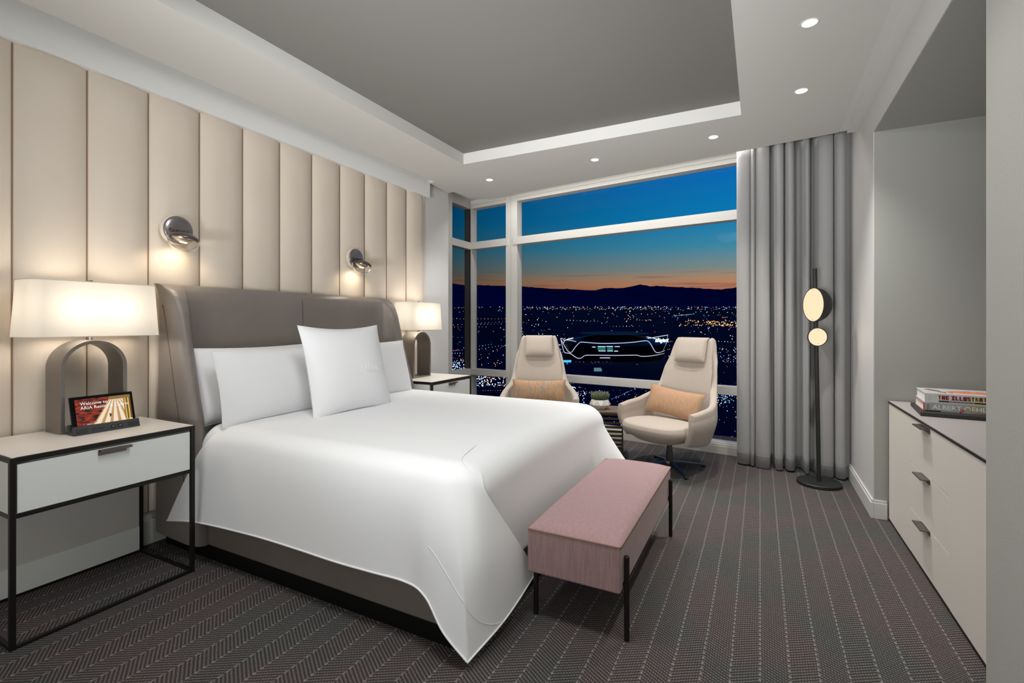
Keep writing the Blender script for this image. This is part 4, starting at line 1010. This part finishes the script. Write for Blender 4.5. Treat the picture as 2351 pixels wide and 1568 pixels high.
# point lights of the city as small glowing lamps
LC = {'white_city_lights': (emat('city_white', (.75, .88, 1), 3.2), []), 'blue_city_lights': (emat('city_blue', (.22, .5, 1), 3.0), []), 'orange_city_lights': (emat('city_orange', (1, .42, .14), 2.4), []),
      'red_city_lights': (emat('city_red', (1, .06, .12), 1.8), []), 'green_city_lights': (emat('city_green', (.08, .6, .5), .8), [])}
rc = random.Random(11)
def lamp(kind, r, d, s, flat_=1.0, w=1.0): LC[kind][1].append((r, d, s, flat_, w))
def pick(d):
    q = rc.random(); return 'orange_city_lights' if q < .42 else 'white_city_lights' if q < .72 else 'blue_city_lights' if q < .93 else 'red_city_lights' if q < .965 else 'green_city_lights'
FH = 1108.*HG
for k in range(9000):                                 # scattered
    yy = 4+ (rc.random()**1.25)*330; d = FH/yy; a = rc.uniform(-1.2, 1.3)
    dens = sin(a*9+yy*.045)*sin(yy*.11+a*3)+.45*sin(a*31)
    if dens < rc.uniform(-.9, .9): continue
    lamp(pick(d), a*d, d, d/1108*rc.choice((.35, .45, .6, .8)), 1, 1)
for k in range(1500):                                 # far shimmering band
    yy = 3+rc.random()*14; d = FH/yy; a = rc.uniform(-1.2, 1.3); lamp(rc.choice(('orange_city_lights', 'orange_city_lights', 'white_city_lights')), a*d, d, d/1108*rc.uniform(.3, .5))
for k in range(230):                                  # street rows
    yy = 16+rc.random()*240; d0 = FH/yy; a0 = rc.uniform(-1.1, 1.2); n_ = rc.randint(5, 20); kind = rc.choice(('orange_city_lights', 'orange_city_lights', 'white_city_lights', 'blue_city_lights'))
    sl = rc.choice((0, 0, .25, -.3, .6)); stp = d0/1108*rc.uniform(5, 9)
    for i in range(n_):
        d = d0+sl*stp*i*2.5; lamp(kind, a0*d0+stp*i, d, d/1108*rc.choice((.35, .5, .6)))
def cluster(u0, u1, v0, v1, n, kinds, smin=.4, smax=1.0):
    for k in range(n):
        u, v = rc.uniform(u0, u1), rc.uniform(v0, v1); d = FH/(v-690); lamp(rc.choice(kinds), (u-1175.5)/1108*d, d, d/1108*rc.uniform(smin, smax))
WB = ('white_city_lights', 'white_city_lights', 'blue_city_lights')
cluster(1030, 1075, 828, 852, 60, WB, .6, 1.3); cluster(1080, 1162, 865, 890, 120, WB+('orange_city_lights',), .6, 1.2)
cluster(1560, 1700, 737, 750, 100, ('orange_city_lights',), .5, 1.1); cluster(1290, 1345, 890, 930, 70, WB, .5, 1.1)
cluster(1645, 1690, 910, 930, 45, WB+('green_city_lights',), .5, .9); cluster(1190, 1700, 694, 712, 500, ('orange_city_lights', 'white_city_lights', 'blue_city_lights'), .3, .55)
cluster(1035, 1165, 800, 845, 35, ('red_city_lights', 'orange_city_lights', 'white_city_lights'), .5, 1.0)
cluster(1640, 1695, 800, 850, 60, ('orange_city_lights', 'blue_city_lights'), .4, .8); cluster(1180, 1200, 745, 800, 30, WB, .4, .9)
cluster(1420, 1470, 935, 1020, 60, WB+('orange_city_lights',), .5, 1.0)
OC = [(1, 0, 0), (-1, 0, 0), (0, 1, 0), (0, -1, 0), (0, 0, 1), (0, 0, -1)]; OF = [(0, 2, 4), (2, 1, 4), (1, 3, 4), (3, 0, 4), (2, 0, 5), (1, 2, 5), (3, 1, 5), (0, 3, 5)]
for nm, (m_, pts) in LC.items():
    vs = []; fs = []
    for r_, d_, s_, fl2, w_ in pts:
        s_ *= 1.15; c = Wd(r_, d_, -HG+s_*1.5); b = len(vs)
        vs += [tuple(c+V(o_)*s_) for o_ in OC]; fs += [tuple(i+b for i in f_) for f_ in OF]
    me = bpy.data.meshes.new(nm); me.from_pydata(vs, [], fs); me.materials.append(m_); o = bpy.data.objects.new(nm, me); COL.objects.link(o)
    tag(o, nm.split('_')[0]+' points of light scattered over the night city', 'city lights', None, 'stuff')

# ---- stadium
SD = 1400.; SR = (1410-1175.5)/1108*SD; sc_ = SD/1108
def sp3(x, dd, w): return Wd(SR+x, SD+dd, w)          # x right, dd away, w height above valley floor minus HG
def wv(v): return -(v-690)*sc_                        # height that shows at image row v when at the stadium's distance
stad = thing('stadium', 'large oval stadium outlined with white light strips in the night city', 'stadium', Wd(SR, SD, -HG))
M['stadium'] = mat('stadium_skin', (.002, .006, .03), .4, spec=.2); M['sroof'] = mat('stadium_roof', (.004, .07, .16), .6)
M['strip'] = emat('stadium_strip', (.72, .76, 1), .85); M['teal'] = emat('stadium_glass', (.05, .42, .40), .42); M['sgl'] = emat('stadium_sign', (.75, .95, 1), 1.3)
A0, B0 = 152., 120.
def ell(a, kx=1., kd=1.): return A0*kx*cos(a), B0*kd*sin(a)
def wall_st(s, t):
    a = 2*pi*s; kx = lerp(.86, 1.0, t**.8); x, d_ = ell(a, kx, kx); return sp3(x, d_, lerp(wv(832), wv(786)+ .00*x, t))
def roof_st(s, t):
    a = 2*pi*s; k = lerp(1, 0, t); x, d_ = ell(a, k, k); return sp3(x, d_, wv(786)+24*sin(t*pi/2)**.8)
obj('bowl', MB().grid(wall_st, 80, 8, wrapu=True), 'stadium', stad, smooth=True)
obj('roof', MB().grid(roof_st, 80, 14, wrapu=True), 'stadium', stad, smooth=True)
obj('roof_canopy', MB().grid(lambda s, t: (lambda p: sp3(p[0], p[1], wv(786)+25.5+1.2*(1-t)))(ell(2*pi*s, .66*(1-t), .62*(1-t))), 64, 6, wrapu=True), 'sroof', stad, smooth=True)
def front(u, v, lift=4.):
    """point on the stadium facade"""
    tt = max(0, min(1, (832-v)/46.)); kx = lerp(.86, 1., tt**.8); d_ = -60.
    for _ in range(6):
        x = (u-1175.5)*(SD+d_)/1108-SR; q = min(.97, abs(x)/(A0*kx)); d_ = -B0*kx*sqrt(1-q*q)
    x = (u-1175.5)*(SD+d_-lift)/1108-SR
    return sp3(x, d_-lift, wv(v)*(SD+d_)/SD)
strips = [[(1288, 776), (1295, 779)], [(1294, 788), (1300, 780.5), (1323, 784)], [(1287, 777), (1300, 800), (1307, 808), (1313, 808), (1322, 796), (1332, 786), (1340, 785.5), (1375, 788), (1411, 788), (1450, 786), (1478, 782.5), (1488, 783), (1495, 790), (1507, 808.5), (1522, 807), (1527, 804)],
          [(1488, 777), (1534, 769)], [(1534, 770), (1530, 790), (1523, 805)], [(1288, 779), (1293, 800), (1297, 809), (1310, 812), (1322, 820), (1330, 823), (1337, 821), (1345, 816), (1370, 815.5), (1411, 816), (1450, 815.5), (1464, 815.5), (1475, 818), (1500, 816.5), (1526, 811)]]
for k, P_ in enumerate(strips):
    PP = [V((a, b, 0)) for a, b in P_]; m_ = max(8, len(PP)*5)
    pts = [cat(PP, i/m_) for i in range(m_+1)]
    obj('light_strip', MB().tube([front(p.x, p.y) for p in pts], .95 if k not in (4,) else .45, 6), 'strip', stad, smooth=True)
def quadf(u0, v0, u1, v1, lift=5.): return MB().add([front(u0, v1, lift), front(u1, v1, lift), front(u1, v0, lift), front(u0, v0, lift), front(u0, v1, lift-3), front(u1, v1, lift-3), front(u1, v0, lift-3), front(u0, v0, lift-3)], [(0, 1, 2, 3), (7, 6, 5, 4), (0, 4, 5, 1), (1, 5, 6, 2), (2, 6, 7, 3), (3, 7, 4, 0)])
for a, b in ((1373, 1391), (1395, 1408)): obj('entrance_glass', quadf(a, 797, b, 804), 'teal', stad)
for a, b, v in ((1373, 1391, 795), (1393, 1408, 794.6), (1375, 1391, 805), (1395, 1408, 805), (1360, 1368, 796), (1412, 1424, 795), (1411, 1420, 805.4)): obj('light_bar', quadf(a, v, b, v+1.2, 6), 'sgl', stad)
obj('light_bar', quadf(1378, 820, 1402, 821.6, 14), 'strip', stad)
def roofq(pts, m_, nm='roof_graphic'):
    vs = []
    for u, dd in pts: x = (u-1411)*sc_; k_ = sqrt((x/A0)**2+(dd/B0)**2); vs.append(sp3(x, dd, wv(786)+24*sin((1-min(1, k_))*pi/2)**.8+2.2))
    n = len(vs); vs2 = [p-Ud*1. for p in vs]; obj(nm, MB().add(vs+vs2, [tuple(range(n)), tuple(range(2*n-1, n-1, -1))]+[(i, i+n, (i+1) % n+n, (i+1) % n) for i in range(n)]), m_, stad)
roofq([(1297, 25), (1304, 50), (1322, 62), (1312, 42), (1320, 28), (1309, 20), (1318, 0), (1303, 6)], 'sgl')
roofq([(1482, -18), (1500, 6), (1514, 30), (1524, 42), (1523, 22), (1512, 10), (1500, -4)], 'sgl'); roofq([(1490, 20), (1500, 28), (1502, 14), (1494, 10)], emat('stadium_red', (1, .12, .1), .9))
text('allegiant', 15, Matrix.Translation(front(1505, 784.5, 10)) @ Matrix(((R3.x, 0, -F3.x, 0), (R3.y, 0, -F3.y, 0), (0, 1, 0, 0), (0, 0, 0, 1))), 'sgl', stad, ext=.4, shear=.3, sx=.72, bold=.5)
obj('flame', MB().tube([front(1516, 779.5, 8), front(1517, 776, 8)], 1.6, 6, rs=[1.8, .3]), emat('stadium_flame', (1, .35, .05), 1.5), stad)
# lit signs near the stadium
def sign(u, v, wpx, hpx, lab, m_, post=True):
    d_ = FH/(v+8-690); k = d_/1108; c = Wd((u-1175.5)*k, d_, -(v-690)*k)
    t = thing('billboard', lab, 'sign', c-Ud*10*k)
    def bxl(x0, x1, z0, z1, mm, nm, y0=0, y1=2): 
        vs = [c+R3*x*k+Ud*z*k+Fd*y for y in (y0, y1) for x, z in ((x0, z0), (x1, z0), (x1, z1), (x0, z1))]
        obj(nm, MB().add(vs, [(0, 1, 2, 3), (7, 6, 5, 4), (0, 4, 5, 1), (1, 5, 6, 2), (2, 6, 7, 3), (3, 7, 4, 0)]), mm, t)
    if hpx > 7:
        for j in range(3): bxl(-wpx/2, wpx/2*(.8 if j == 0 else 1), hpx/2-j*hpx/3-1.4, hpx/2-j*hpx/3, m_, 'lit_panel')
    else: bxl(-wpx/2, wpx/2, -hpx/2, hpx/2, m_, 'lit_panel')
    if post: bxl(-.6, .6, -12, -hpx/2, m_, 'post')
sign(1303, 830, 18, 5, 'cyan lit billboard on a post below the left end of the stadium', emat('sign_cyan', (.1, .6, 1), 1.0))
sign(1374, 850, 18, 9, 'pale lit lettered board below the middle of the stadium', emat('sign_pale', (.35, .75, .8), .55), False)
